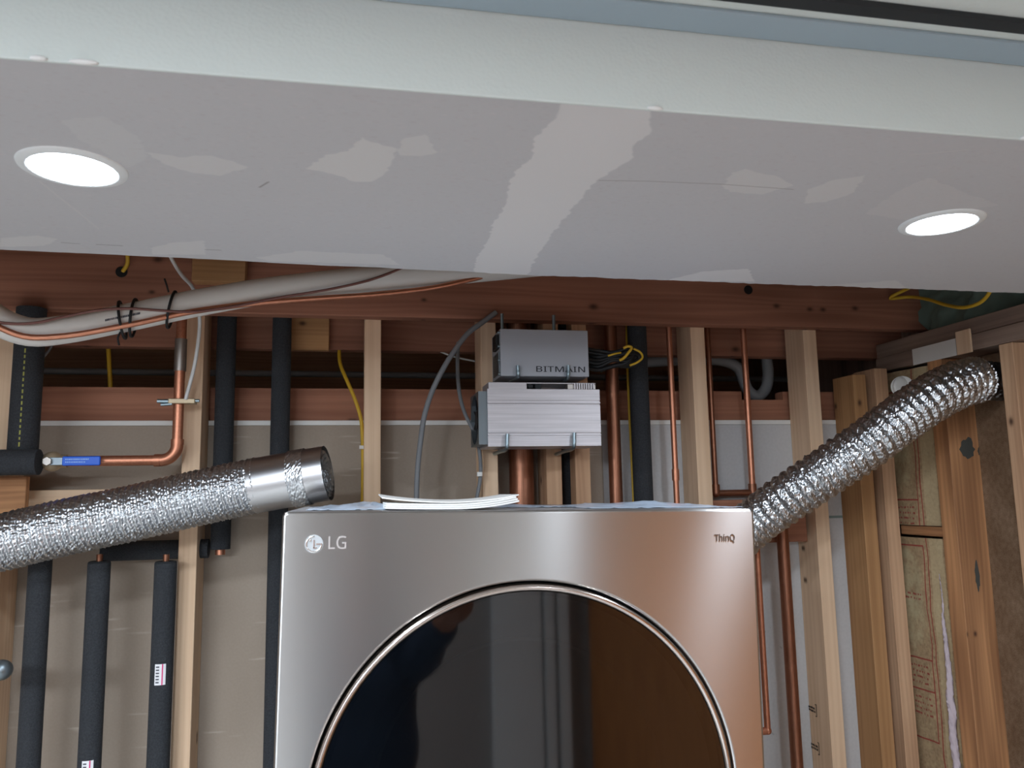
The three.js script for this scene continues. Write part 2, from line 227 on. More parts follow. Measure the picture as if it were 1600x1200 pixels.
const kraft = canvasTex(256, 1024, (g, w, h) => {
  g.fillStyle = 'rgb(176,148,112)'; g.fillRect(0, 0, w, h); const r = rng(9);
  for (let i = 0; i < 9000; i++) { const q = r(); g.fillStyle = q > 0.6 ? 'rgba(205,185,140,0.18)' : 'rgba(120,96,70,0.16)'; g.fillRect(r() * w, r() * h, 2 + r() * 8, 2 + r() * 6); }
  g.fillStyle = 'rgba(206,190,150,0.5)'; g.fillRect(160, 0, 52, h); for (let k = 0; k < 260; k++) { const q = r() * 6.28, e = Math.sqrt(r()); g.fillStyle = 'rgba(206,196,150,0.10)'; g.beginPath(); g.ellipse(60 + Math.cos(q) * e * 60, 190 + Math.sin(q) * e * 110, 8 + r() * 14, 5 + r() * 8, r() * 3, 0, 7); g.fill(); }
  g.strokeStyle = 'rgba(150,50,45,0.9)'; g.lineWidth = 3; g.strokeRect(-5, 70, 140, 440); g.beginPath(); g.moveTo(0, 330); g.lineTo(135, 330); g.moveTo(0, 400); g.lineTo(135, 400); g.moveTo(150, 0); g.lineTo(150, h); g.stroke();
  g.fillStyle = 'rgba(150,50,45,0.7)'; for (const y of [180, 190, 345, 358, 370, 382, 415, 428, 440, 452]) for (let x = 8; x < 115; x += 4 + r() * 12) g.fillRect(x, y + r() * 2, 2 + r() * 7, 4); g.fillStyle = 'rgb(150,40,42)'; g.fillRect(0, 690, 120, 110);
});
kraft.flipY = true;
{ const mat = new THREE.MeshStandardMaterial({ map: kraft, roughness: 0.85 });
  const batt = (y0, y1, v0, v1) => { // puffed kraft facing between the corner stud and the old stud
    const n = 14, m = 24, g = new THREE.PlaneGeometry(1, 1, n, m), p = g.attributes.position, uv = g.attributes.uv;
    for (let i = 0; i < p.count; i++) { const u = p.getX(i) + 0.5, v = p.getY(i) + 0.5, z = -1.925 + u * 0.193, y = y0 + (y1 - y0) * v; p.setXYZ(i, XR + 0.002 + 0.03 * Math.pow(u, 0.6) - 0.01 * Math.sin(Math.PI * u) + 0.004 * n3(u * 4, y * 9, 1), y, z); uv.setXY(i, u, v0 + (v1 - v0) * v); }
    const q = g.clone(); g.computeVertexNormals(); return g; };
  mat.side = THREE.DoubleSide; const yb = yAt(1430, 838, 1.8), yt = yAt(1430, 822, 1.8);
  const top = mesh('insulation_batt', batt(yt, EYE + 0.3, 0.62, 0.98), mat, wr2), low = mesh('insulation_batt', batt(EYE - 1.2, yb - 0.006, 0.0, 0.95), mat, wr2);
  mesh('wood_block', bx(XR + 0.012, XR + 0.085, yb, yt - 0.002, -1.9, -1.735, 2), M.oldStud, wr2);
  const pts = []; for (let k = 0; k <= 20; k++) pts.push(new THREE.Vector3(XR - 0.004, EYE - 0.95 + k * 0.0365, -1.75 + 0.004 * n2(k, 3))); 
  mesh('insulation_wool', sweep(pts, (s, a) => Math.min(1, 0.1 + s / 0.12, 0.05 + Math.max(0, 0.7 - s) / 0.3) * (0.0085 + 0.002 * n3(s * 60, Math.cos(a) * 2, Math.sin(a) * 2)) + 0.002 * n3(s * 160, a, 2), 0.006, 18), M.insulation, low); void top;
}
{ // white painted patch and torn splinter on the plate
  const a = VX(1425, 542, XR), b = VX(1492, 520, XR), c = VX(1507, 516, XR); mesh('paint_patch', bx(XR - 0.0012, XR + 0.001, EYE + 0.304, EYE + 0.3455, a.z, b.z, 2, 0.0005), M.cream, wr2); mesh('torn_splinter', bx(XR - 0.004, XR + 0.001, EYE + 0.303, EYE + 0.36, b.z + 0.004, c.z + 0.02, 1, 0.002), M.stud, wr2); }
{ // crumpled green-grey sheet in the gap above the plate
  const g = new THREE.PlaneGeometry(0.5, 0.3, 40, 24), p = g.attributes.position; for (let i = 0; i < p.count; i++) { const u = p.getX(i), v = p.getY(i); p.setXYZ(i, XR + 0.05 + 0.02 * n3(u * 9, v * 9, 4) + 0.01 * n3(u * 28, v * 28, 1), EYE + 0.5 + v, -1.55 + u); } g.computeVertexNormals(); const m = M.green.clone(); m.side = THREE.DoubleSide; mesh('vapour_sheet', g, m, wr2); }
{ const g = new THREE.IcosahedronGeometry(0.02, 3), p = V(1553, 978 + 58, 1.66); const q = g.attributes.position; for (let i = 0; i < q.count; i++) { const k = 1 + 0.4 * n3(q.getX(i) * 60, q.getY(i) * 60, q.getZ(i) * 60); q.setXYZ(i, q.getX(i) * k, q.getY(i) * k, q.getZ(i) * k); } g.computeVertexNormals(); g.translate(XR + 0.085, p.y + 0.02, -1.55); mesh('caulk_blob', g, M.pvcGrey, wr2); }
for (const [px, py, w, h, seed] of [[1512, 702, 0.02, 0.026, 1], [1527, 900, 0.006, 0.034, 2], [1530, 705, 0.005, 0.01, 3]]) { // dark pitch spots on the old stud
  const p = V(px, py, 1.683), s = new THREE.Shape(), r = rng(seed); for (let k = 0; k < 18; k++) { const a = k / 18 * Math.PI * 2, q = 0.75 + 0.45 * r(), x = w * q * Math.cos(a), y = h * q * Math.sin(a); k ? s.lineTo(x, y) : s.moveTo(x, y); } s.closePath();
  mesh('pitch_spot', new THREE.ExtrudeGeometry(s, { depth: 0.0008, bevelEnabled: false }).translate(p.x, p.y, -1.683), flat(0x4a4a44, 0.8), wr2); }
// grade stamps on stud sides
const stamp = (seed) => { const t = canvasTex(128, 96, (g) => { g.clearRect(0, 0, 128, 96); const r = rng(seed); g.strokeStyle = g.fillStyle = 'rgb(48,40,36)'; g.lineWidth = 6; g.beginPath(); g.moveTo(20, 6); g.lineTo(6, 6); g.lineTo(6, 90); g.lineTo(20, 90); g.moveTo(108, 6); g.lineTo(122, 6); g.lineTo(122, 90); g.lineTo(108, 90); g.stroke(); for (const y of [30, 52]) for (let x = 22; x < 104; x += 6 + r() * 5) g.fillRect(x, y + r() * 4, 4 + r() * 4, 14); }); return new THREE.MeshStandardMaterial({ map: t, alphaTest: 0.5, roughness: 0.8, side: THREE.DoubleSide }); };
for (const [px, py, k] of [[1268, 1107, 1], [1272, 1166, 2]]) { const x = xAt(1274, 650, STUD) - 0.0195, p = VX(px, py, x), g = new THREE.PlaneGeometry(0.05, 0.032).rotateY(-Math.PI / 2).translate(x - 0.0004, p.y, p.z); mesh('grade_stamp', g, stamp(k), wb); }

// ------------------------------------------------------------------ lamps
function lamp([x, y, z, power], label, group) {
  const t = thing('downlight', label, 'lamp', group, [x, y, z]);
  const ring = new THREE.LatheGeometry([[0.0435, 0.0005], [0.044, -0.003], [0.0465, -0.004], [0.054, -0.002], [0.055, 0.0]].map(([r, h]) => new THREE.Vector2(r, h)), 48); mesh('trim_ring', ring, M.doorWhite, t);
  const lens = new THREE.CylinderGeometry(0.044, 0.044, 0.003, 48).translate(0, -0.0015, 0); mesh('lens', lens, new THREE.MeshStandardMaterial({ color: 0xffffff, emissive: LAMP_TINT, emissiveIntensity: 6 }), t);
  const l = new THREE.RectAreaLight(LAMP_TINT, power, 0.08, 0.08); l.position.set(0, -0.006, 0); l.rotation.x = -Math.PI / 2; t.add(l); return t;
}
lamp(lampSpots[0], 'lit round recessed lamp in the soffit above the foam wrapped pipes', 'recessed soffit lamps'); lamp(lampSpots[1], 'lit round recessed lamp in the soffit above the dryer exhaust duct', 'recessed soffit lamps');
['unseen round recessed lamp in the room ceiling in front of the white refrigerant line, placed to light the soffit face', 'unseen round recessed lamp in the room ceiling beside the plywood, placed to light the right of the soffit face'].forEach((l, k) => lamp(lampSpots[k + 2], l, 'unseen room lamps'));  // both out of view, placed to light the soffit face and steel front

{ const t = thing('fill_light_panel', 'flat lit ceiling panel added as fill light in the room behind the person', 'lamp', null, [-1.22, ROOM_CEILING, 1.15]);  // added panel, soft fill for the bay, joist and soffit face
  mesh('frame', [bx(-0.63, 0.63, -0.012, 0, -0.33, -0.3, 0, 0.002), bx(-0.63, 0.63, -0.012, 0, 0.3, 0.33, 0, 0.002), bx(-0.63, -0.6, -0.012, 0, -0.3, 0.3, 0, 0.002), bx(0.6, 0.63, -0.012, 0, -0.3, 0.3, 0, 0.002)], M.doorWhite, t);
  mesh('diffuser', bx(-0.6, 0.6, -0.006, -0.001, -0.3, 0.3, 0, 0), new THREE.MeshStandardMaterial({ color: 0xffffff, emissive: LAMP_TINT, emissiveIntensity: 1.5 }), t);
  const l = new THREE.RectAreaLight(LAMP_TINT, FILL_PANEL, 1.2, 0.6); l.position.set(0, -0.014, 0); l.rotation.x = -Math.PI / 2; t.add(l); }

// ------------------------------------------------------------------ dryer stacked on the washer (both lean a little)
const LEAN = -0.016, DW = 0.686, TOPY = EYE - 0.0265, DXC = (xAt(440, 810, 1.117) + xAt(1180, 810, 1.117)) / 2, DF = 1.117, DD = 0.6;
const baseX = DXC - TOPY * Math.sin(-LEAN);
const toDryer = (px, py, lift = 0) => { const p = V(px, py, DF); p.x -= baseX; p.applyAxisAngle(new THREE.Vector3(0, 0, 1), -LEAN); return new THREE.Vector2(p.x, p.y + lift); };
const holeC = toDryer(830, 1262), HR = 342 * mPerPx(V(830, 1262, DF));
function appliance(name, label, category, y0, y1, cy, hx) {
  const t = thing(name, label, category, null, [baseX, 0, 0]); t.rotation.z = LEAN;
  const w = DW / 2, z0 = -DF - DD, z1 = -DF, s = new THREE.Shape(), r = 0.008;
  s.moveTo(-w + r, y0); s.lineTo(w - r, y0); s.quadraticCurveTo(w, y0, w, y0 + r); s.lineTo(w, y1 - r); s.quadraticCurveTo(w, y1, w - r, y1); s.lineTo(-w + r, y1); s.quadraticCurveTo(-w, y1, -w, y1 - r); s.lineTo(-w, y0 + r); s.quadraticCurveTo(-w, y0, -w + r, y0);
  const hole = new THREE.Path(); hole.absarc(hx, cy, HR + 0.003, 0, Math.PI * 2, true); s.holes.push(hole);
  const fp = new THREE.ExtrudeGeometry(s, { depth: 0.012, bevelEnabled: true, bevelThickness: 0.004, bevelSize: 0.004, bevelOffset: -0.004, bevelSegments: 4, curveSegments: 96 }).translate(0, 0, z1 - 0.016);
  { const p = fp.attributes.position, uv = fp.attributes.uv; for (let i = 0; i < p.count; i++) uv.setXY(i, p.getX(i), p.getY(i)); }
  mesh('front_panel', fp, M.steel, t);
  const T = 0.01; mesh('cabinet', [bx(-w, -w + T, y0, y1 - 0.012, z0, z1 - 0.018, 1, 0), bx(w - T, w, y0, y1 - 0.012, z0, z1 - 0.018, 1, 0), bx(-w, w, y0, y1 - 0.012, z0, z0 + T, 1, 0), bx(-w, w, y0, y0 + T, z0, z1 - 0.018, 0, 0)], M.psuGrey, t);
  mesh('top_panel', bx(-w, w, y1 - 0.012, y1, z0, z1 - 0.013, 0, 0.004), M.alu, t);
  const L = (pts, n = 128) => { const g = new THREE.LatheGeometry(pts.map(([a, b]) => new THREE.Vector2(a, b)), n); g.rotateX(Math.PI / 2); return g.translate(hx, cy, z1); };
  const door = new THREE.Group(); door.name = 'door'; t.add(door);
  mesh('door_ring', L([[HR + 0.001, -0.02], [HR - 0.001, 0.002], [HR - 0.004, 0.0055], [HR - 0.008, 0.0045], [HR - 0.0105, 0.0005], [HR - 0.011, -0.02]]), M.chrome, door);
  const dome = []; for (let k = 0; k <= 12; k++) { const q = k / 12; dome.push([(HR - 0.011) * (1 - q) + 1e-4 * q, 0.0005]); }
  mesh('door_glass', L(dome), flat(0x3e4346, 0.04, 0, { transmission: 1, thickness: 0, ior: 1.7 }), door);
  mesh('inner_bezel', L([[HR - 0.02, -0.03], [HR * 0.86, -0.035], [HR * 0.83, -0.03], [HR * 0.79, -0.034], [HR * 0.74, -0.06], [HR * 0.7, -0.065]]), flat(0x77736c, 0.5), door);
  mesh('drum', L([[HR * 0.72, -0.06], [HR * 0.75, -0.12], [HR * 0.78, -0.4], [HR * 0.7, -0.46], [0.001, -0.46]]), flat(0x47423a, 0.45, 0.6), t);
  mesh('gap_shade_lining', L([[HR + 0.0035, -0.004], [HR + 0.003, -0.03], [HR - 0.02, -0.031]]), M.black, t);  // black lining paints in the shaded gap round the door ring
  return t;
}
const dryer = appliance('clothes_dryer', 'stainless steel front-loading dryer with round dark glass door and brand emblem', 'dryer', 0.985, TOPY, holeC.y, holeC.x);
appliance('washing_machine', 'stainless steel front-loading washer standing under the dryer', 'washing machine', 0.02, 0.983, 0.55, 0);
{ const w = scene.getObjectByName('washing_machine'); for (const [x, z] of [[-0.28, -DF - 0.06], [0.28, -DF - 0.06], [-0.28, -DF - DD + 0.06], [0.28, -DF - DD + 0.06]]) mesh('foot', new THREE.CylinderGeometry(0.022, 0.026, 0.026, 16).translate(x, 0.01, z), M.black, w); }
{ // emblem and lettering standing on the front panel
  const zf = -DF + 0.0002, c = toDryer(490.5, 850), px = mPerPx(V(490, 850, DF)), R = 14.2 * px, g = [];
  const emblem = new THREE.Group(); emblem.name = 'emblem'; dryer.add(emblem);
  mesh('disc', new THREE.CylinderGeometry(R, R, 0.0016, 40).rotateX(Math.PI / 2).translate(c.x, c.y, zf), flat(0xc4c8c9, 0.4, 0.6), emblem);
  const arc = new THREE.TorusGeometry(R * 0.82, R * 0.1, 8, 40, Math.PI * 1.5).rotateZ(Math.PI * 0.5).translate(c.x, c.y, zf + 0.001);
  g.push(arc, new THREE.BoxGeometry(R * 0.62, R * 0.16, 0.0012).translate(c.x + R * 0.55, c.y, zf + 0.0012), new THREE.BoxGeometry(R * 0.14, R * 0.9, 0.0012).translate(c.x, c.y + R * 0.02, zf + 0.0012), new THREE.BoxGeometry(R * 0.4, R * 0.14, 0.0012).translate(c.x + R * 0.13, c.y - R * 0.42, zf + 0.0012), new THREE.SphereGeometry(R * 0.14, 12, 8).translate(c.x - R * 0.4, c.y + R * 0.38, zf + 0.001));
  mesh('relief', g.map((q) => (q.index ? q.toNonIndexed() : q)), flat(0xf4efec, 0.15, 1), emblem);
  const a = toDryer(513, 858), lg = words('LG', 19.5 * px, 0.0018); mesh('lettering', lg.translate(a.x, a.y, zf - 0.0004), flat(0xdcd6d2, 0.3, 0.7), dryer);
  const b = toDryer(1117, 848.5), tq = words('ThinQ', 11.5 * px, 0.0006), bb = tq.boundingBox; tq.scale(37 * px / (bb.max.x - bb.min.x), 1, 1); mesh('lettering', tq.translate(b.x, b.y, zf), flat(0x5c4a40, 0.5, 0.2), dryer);
}
// things lying on the dryer: protective film and two booklets
function sheet(x0, x1, d0, d1, fn, th, nu = 30, nv = 12) { // a thin closed slab, lower face at fn(u, v)
  const g = new THREE.BoxGeometry(1, 1, 1, nu, 1, nv), p = g.attributes.position;
  for (let i = 0; i < p.count; i++) { const u = p.getX(i) + 0.5, v = p.getZ(i) + 0.5, up = p.getY(i) > 0 ? th : 0; p.setXYZ(i, x0 + (x1 - x0) * u, fn(u, v) + up, -(d1 + (d0 - d1) * v)); }
  g.computeVertexNormals(); return g;
}
const topAt = (x) => TOPY * Math.cos(LEAN) + (x - DXC) * Math.tan(LEAN) + 0.0008;
const film = (x0, x1, d0, d1, hi, seed, label) => tag(mesh('plastic_film', sheet(x0, x1, d0, d1, (u, v) => { const x = x0 + (x1 - x0) * u; return topAt(x) + hi * Math.max(0, Math.sin(Math.PI * u) * Math.sin(Math.PI * v)) * (0.55 + 0.45 * n3(u * 4, v * 3, seed)) + 0.0015 * Math.max(0, n3(u * 14, v * 8, seed)); }, 0.0004, 48, 24), M.film), label, 'plastic film', 'protective film on the dryer');
film(-0.065, 0.1, 1.2, 1.45, 0.012, 2, 'crumpled pale blue film left of the booklets on the dryer top');
film(0.36, 0.62, 1.2, 1.5, 0.011, 5, 'crumpled pale blue film near the exhaust duct on the dryer top');
film(0.12, 0.36, 1.34, 1.52, 0.004, 8, 'flat pale blue film behind the booklets on the dryer top');
{ const x0 = xAt(600, 794, 1.2), x1 = xAt(797, 794, 1.22), sag = (u, k) => 0.0115 * (2 * u - 1) ** 2 * k;
  const b1 = thing('booklet', 'thick white booklet with lifted corners lying on the dryer top', 'booklet', 'booklets on the dryer');
  for (let k = 0; k < 3; k++) mesh('page_block', sheet(x0 + 0.001 * k, x1 - 0.002 * k, 1.15 + 0.0006 * k, 1.3, (u) => topAt(x0 + (x1 - x0) * u) + 0.0006 + sag(u, u > 0.5 ? 0.9 : 0.12) + 0.0028 * k, 0.0025), M.paper, b1);
  tag(mesh('booklet', sheet(x0 - 0.004, x1 + 0.004, 1.17, 1.33, (u, v) => topAt(x0 + (x1 - x0) * u) + 0.0096 + sag(u, u > 0.5 ? 0.92 : 0.6) + 0.005 * (1 - v) * (1 - u), 0.0016), M.paper), 'thin white leaflet lying open on the thick booklet', 'leaflet', 'booklets on the dryer'); }

// ------------------------------------------------------------------ foil ducts
{ const t = thing('foil_duct', 'silver foil flexible duct with a smooth collar, its open end resting on the dryer', 'duct');
  const pts = [[XL + 0.002, -0.3], [-1.5, -0.235], [-1.1, -0.165]].map(([x, h]) => new THREE.Vector3(x, EYE + h, -1.715)).concat(pix([[-130, 874, 1.715], [-60, 862, 1.715], [0, 848, 1.715], [100, 824, 1.71], [200, 803, 1.7], [300, 780, 1.69], [405, 757, 1.67]]));
  mesh('corrugated_hose', sweep(pts, (s, a) => { const x = Math.cos(a), y = Math.sin(a); return 0.0535 + 0.0017 * Math.cos(s * Math.PI * 2 / 0.0115 + 0.5 * n3(s * 40, x * 5, y * 5)) + 0.0005 * Math.cos(a * 46 + 3 * n3(s * 60, x * 2, y * 2)) + 0.0013 * n3(s * 210, x * 13, y * 13) + 0.0008 * n3(s * 90, x * 6, y * 6); }, 0.0014, 176), M.foil, t);
  const a = V(397, 759, 1.672), b = V(448, 749, 1.66), c = V(478, 744.5, 1.655), d = V(512, 739, 1.645), dir = d.clone().sub(a).normalize();
  const pipe = (p, q, r) => { const g = new THREE.CylinderGeometry(r, r, p.distanceTo(q), 64, 1, true); const uv = g.attributes.uv; for (let i = 0; i < uv.count; i++) uv.setXY(i, uv.getY(i), uv.getX(i)); return g.applyQuaternion(new THREE.Quaternion().setFromUnitVectors(UP, q.clone().sub(p).normalize())).translate((p.x + q.x) / 2, (p.y + q.y) / 2, (p.z + q.z) / 2); };
  const m2 = M.alu.clone(); m2.side = THREE.DoubleSide; mesh('collar', pipe(a, d, 0.055), m2, t);
  mesh('foil_tape', sweep([a.clone().lerp(d, 0.52), a.clone().lerp(d, 0.6), a.clone().lerp(d, 0.68), a.clone().lerp(d, 0.74)], (s, q) => 0.0565 + 0.0012 * n3(s * 190, Math.cos(q) * 9, Math.sin(q) * 9), 0.0012, 160), M.foil, t);
  const e = d.clone().addScaledVector(dir, -0.009), core = new THREE.SphereGeometry(0.049, 72, 48); const p = core.attributes.position; for (let i = 0; i < p.count; i++) { const k = 1 + 0.14 * n3(p.getX(i) * 130, p.getY(i) * 160, p.getZ(i) * 160); p.setXYZ(i, p.getX(i) * k, p.getY(i) * k * 0.3, p.getZ(i) * k); }
  core.computeVertexNormals(); core.applyQuaternion(new THREE.Quaternion().setFromUnitVectors(UP, dir)).translate(e.x, e.y, e.z); const cm = mesh('crumpled_lining', core, flat(0xaab0b4, 0.35, 0.9), t); cm.userData.label = 'dark crumpled foil lining inside the open end'; void b; void c; }
{ const t = thing('foil_duct', 'silver crinkled foil duct rising from behind the dryer to the exterior wall', 'duct');
  const pts = [[0.36, -0.72], [0.44, -0.52], [0.58, -0.35], [0.72, -0.22]].map(([x, h]) => new THREE.Vector3(x, EYE + h, -1.778)).concat(pix([[1140, 850, 1.77], [1180, 815, 1.73], [1230, 778, 1.67], [1290, 738, 1.62], [1350, 697, 1.58], [1410, 653, 1.56], [1460, 619, 1.55], [1505, 598, 1.56], [1528, 593, 1.565]]));
  mesh('corrugated_hose', sweep(pts, (s, a) => { const x = Math.cos(a), y = Math.sin(a), ph = s * Math.PI * 2 / 0.021 + 0.5 * n3(s * 12, x, y); return 0.0485 + 0.0034 * Math.abs(Math.cos(ph / 2)) * 1.6 + 0.0016 * n3(s * 70, x * 4, y * 4) + 0.0018 * n3(s * 230, x * 14, y * 14); }, 0.0014, 170), M.foil, t);
  const a = V(1524, 594, 1.565), b = V(1575, 597, 1.58); mesh('wall_collar', sweep([a, a.clone().lerp(b, 0.5), b], (s, q) => 0.044 + 0.003 * n3(s * 70, Math.cos(q) * 4, Math.sin(q) * 4) + 0.0015 * n3(s * 200, Math.cos(q) * 9, Math.sin(q) * 9), 0.002, 90), flat(0x8c9398, 0.32, 1), t); }

// ------------------------------------------------------------------ pipes
const foamEnd = (p, r) => new THREE.TorusGeometry(r * 0.78, r * 0.22, 8, 24).rotateX(Math.PI / 2).translate(p.x, p.y, p.z);
function foamPipe(label, px, py, wpx, d, yTop, yBot, extra) {
  const p = V(px, py, d), r = wpx / 2 * mPerPx(p), t = thing('insulated_pipe', label, 'pipe', 'foam wrapped pipes');
  const a = new THREE.Vector3(p.x, yBot, p.z), b = new THREE.Vector3(p.x, yTop, p.z);
  mesh('foam_sleeve', [metreUV(rod(a, b, r, 28), 1, [rand(), rand()])], M.foam, t).geometry.computeVertexNormals;
  if (extra) extra(t, p, r, a, b); return t;
}
const HIGH = EYE + 0.62, yOf = (px, py, d) => yAt(px, py, d);
const sticker = (py) => (t, p, r) => { const y = V(246, py, -p.z).y, n = new THREE.Vector3(-p.x * 0.7 - 0.12, 0, -p.z).normalize(), th = Math.atan2(n.x, n.z);
  const patch = (w, h, off, dr, m, par, nm, dth = 0) => mesh(nm, new THREE.CylinderGeometry(r + dr, r + dr, h, 10, 1, true, th - w / 2 + dth, w).translate(p.x, y + off, p.z), m, par);
  const ms = flat(0xf0eeee, 0.7, 0, { side: THREE.DoubleSide }), mp = M.pink.clone(); mp.side = THREE.DoubleSide; const mi = M.inkGrey.clone(); mi.side = THREE.DoubleSide; const l = patch(0.95, 0.041, 0, 0.0006, ms, t, 'sticker'); patch(0.1, 0.041, 0, 0.0012, mp, l, 'pink_stripe', 0.18); for (let k = 0; k < 6; k++) patch(0.28, 0.0028, -0.015 + k * 0.006, 0.0012, mi, l, 'print_line', -0.22); };
const stub = (t, p, r, a, b) => { mesh('foam_rim', foamEnd(b, r), M.foam, t); mesh('copper_stub', rod(b.clone().setY(b.y - 0.02), b.clone().setY(b.y + 0.018), r * 0.28), M.copperOld, t); };
foamPipe('thick dark foam wrapped pipe with yellow printed line', 41, 620, 43, 1.795, EYE + 0.4, yOf(41, 722, 1.795), (t, p, r) => { const g = []; for (let y = p.y - 0.1; y < p.y + 0.16; y += 0.012) g.push(new THREE.BoxGeometry(0.0028, 0.005 + 0.004 * rand(), 0.0008).translate(p.x + 0.003, y, p.z + r + 0.0002)); mesh('yellow_print', g, flat(0x9c9a4c, 0.8), t); });
foamPipe('dark foam wrapped pipe beside the left stud ending in a copper stub', 352, 600, 29, 1.885, HIGH, yOf(347, 858, 1.885), (t, p, r, a) => mesh('copper_stub', rod(a.clone().setY(a.y - 0.012), a, r * 0.5), M.copper, t));
foamPipe('dark foam wrapped pipe running down behind the edge of the dryer', 439, 600, 29, 1.885, HIGH, 0.1);
foamPipe('dark foam wrapped pipe with a price sticker low on it and an open top', 155, 885, 33, 1.8, yOf(155, 880, 1.8), 0.1, (t, p, r, a, b) => { stub(t, p, r, a, b); sticker(1192)(t, p, r); });
foamPipe('dark foam wrapped pipe next to the stud with a price sticker at mid height', 259, 885, 33, 1.8, yOf(259, 880, 1.8), 0.1, (t, p, r, a, b) => { stub(t, p, r, a, b); sticker(1051)(t, p, r); });
foamPipe('dark foam wrapped pipe without a sticker nearest the far left stud', 50, 1100, 34, 1.8, yOf(66, 840, 1.8), 0.1);
foamPipe('dark foam wrapped pipe between the copper drain pipe and thin copper pipe', 1000, 640, 30, 1.875, HIGH, 0.1);
foamPipe('narrow dark foam wrapped pipe under the mining machine', 888, 740, 19, 1.9, HIGH, 0.1);
{ const t = thing('insulated_pipe', 'dark foam wrapped level pipe behind the left stud', 'pipe', 'foam wrapped pipes'), a = V(160, 862, 1.885), b = V(326, 862, 1.885); b.y = a.y; mesh('foam_sleeve', [metreUV(rod(a, b, 15 * mPerPx(a), 24), 0)], M.foam, t); }
{ const t = thing('insulated_pipe', 'dark foam wrapped level pipe leading into the ball valve', 'pipe', 'foam wrapped pipes'), a = V(-80, 722, 1.765), b = V(61, 722, 1.765); a.y = b.y; a.x = XL; mesh('foam_sleeve', [metreUV(rod(a, b, 20 * mPerPx(b), 28), 0)], M.foam, t); }
const vPipe = (name, label, px, py, d, r, y0, y1, m, group) => { const p = V(px, py, d); const t = thing(name, label, 'pipe', group); mesh('tube', rod(new THREE.Vector3(p.x, y0, p.z), new THREE.Vector3(p.x, y1, p.z), r, 24), m, t); return [t, p]; };
vPipe('drain_pipe', 'wide brown copper drain pipe under the mining machine', 815, 750, 1.895, 0.03, 0.1, HIGH, M.copperOld, 'copper drain pipes');
vPipe('drain_pipe', 'brown copper drain pipe to the right of the mining machine', 958, 640, 1.895, 0.0165, 0.1, HIGH, M.copperOld, 'copper drain pipes');
{ const [t, p] = vPipe('copper_pipe', 'thin copper water pipe with a coupling left of the wide stud', 1049, 600, 1.86, 0.0072, 0.1, HIGH, M.copper, 'copper water pipes'); const y = yAt(1052, 742, 1.86); mesh('coupling', rod(new THREE.Vector3(p.x, y - 0.014, p.z), new THREE.Vector3(p.x, y + 0.014, p.z), 0.009), M.copper, t); }
{ const t = thing('copper_pipe', 'copper water pipe bent in a square loop between two studs', 'pipe', 'copper water pipes'), a = V(1115, 700, 1.89), b = V(1172, 700, 1.89), y = yAt(1145, 770, 1.89), q = (x, yy) => new THREE.Vector3(x, yy, a.z);
  mesh('riser', rod(q(a.x, y), q(a.x, HIGH), 0.0068), M.copperOld, t); mesh('riser', rod(q(b.x, y), q(b.x, HIGH), 0.008), M.copper, t); mesh('cross_tube', rod(q(a.x, y), q(b.x, y), 0.008), M.copperOld, t); for (const x of [a.x, b.x]) mesh('elbow', [ball(q(x, y), 0.0105), rod(q(x, y), q(x, y + 0.022), 0.0105)], M.copperOld, t); }
{ const [t, p] = vPipe('copper_pipe', 'thin copper pipe ending in an elbow beside the dryer', 1191, 1000, 1.78, 0.0072, yAt(1197, 1142, 1.78), yAt(1180, 800, 1.78) - 0.02, M.copper, 'copper water pipes'); const y = yAt(1197, 1142, 1.78); mesh('elbow', [ball(new THREE.Vector3(p.x, y, p.z), 0.009), rod(new THREE.Vector3(p.x, y, p.z), new THREE.Vector3(p.x - 0.06, y, p.z), 0.0085)], M.copper, t); }
vPipe('copper_pipe', 'brown copper pipe dropping from under the exhaust duct', 1233, 1000, 1.84, 0.0145, 0.1, yAt(1228, 790, 1.84), M.copperOld, 'copper water pipes');
{ const t = thing('drain_trap', 'grey plastic drain trap in the dark gap above the drywall', 'drain trap'); mesh('trap_bend', tube(pix([[1000, 566], [1080, 562], [1130, 564], [1152, 574], [1161, 592], [1169, 610], [1183, 619], [1196, 608], [1200, 585], [1197, 555], [1194, 520]], 2.03), 0.0155, 80, 16), M.pvcGrey, t); }
tag(mesh('gas_pipe', rod(V(150, 580, 2.4).setX(XL), V(745, 588, 2.4).setX(XR + 0.1), 0.009), M.pvcGrey), 'faint grey pipe deep in the void behind the studs', 'pipe');
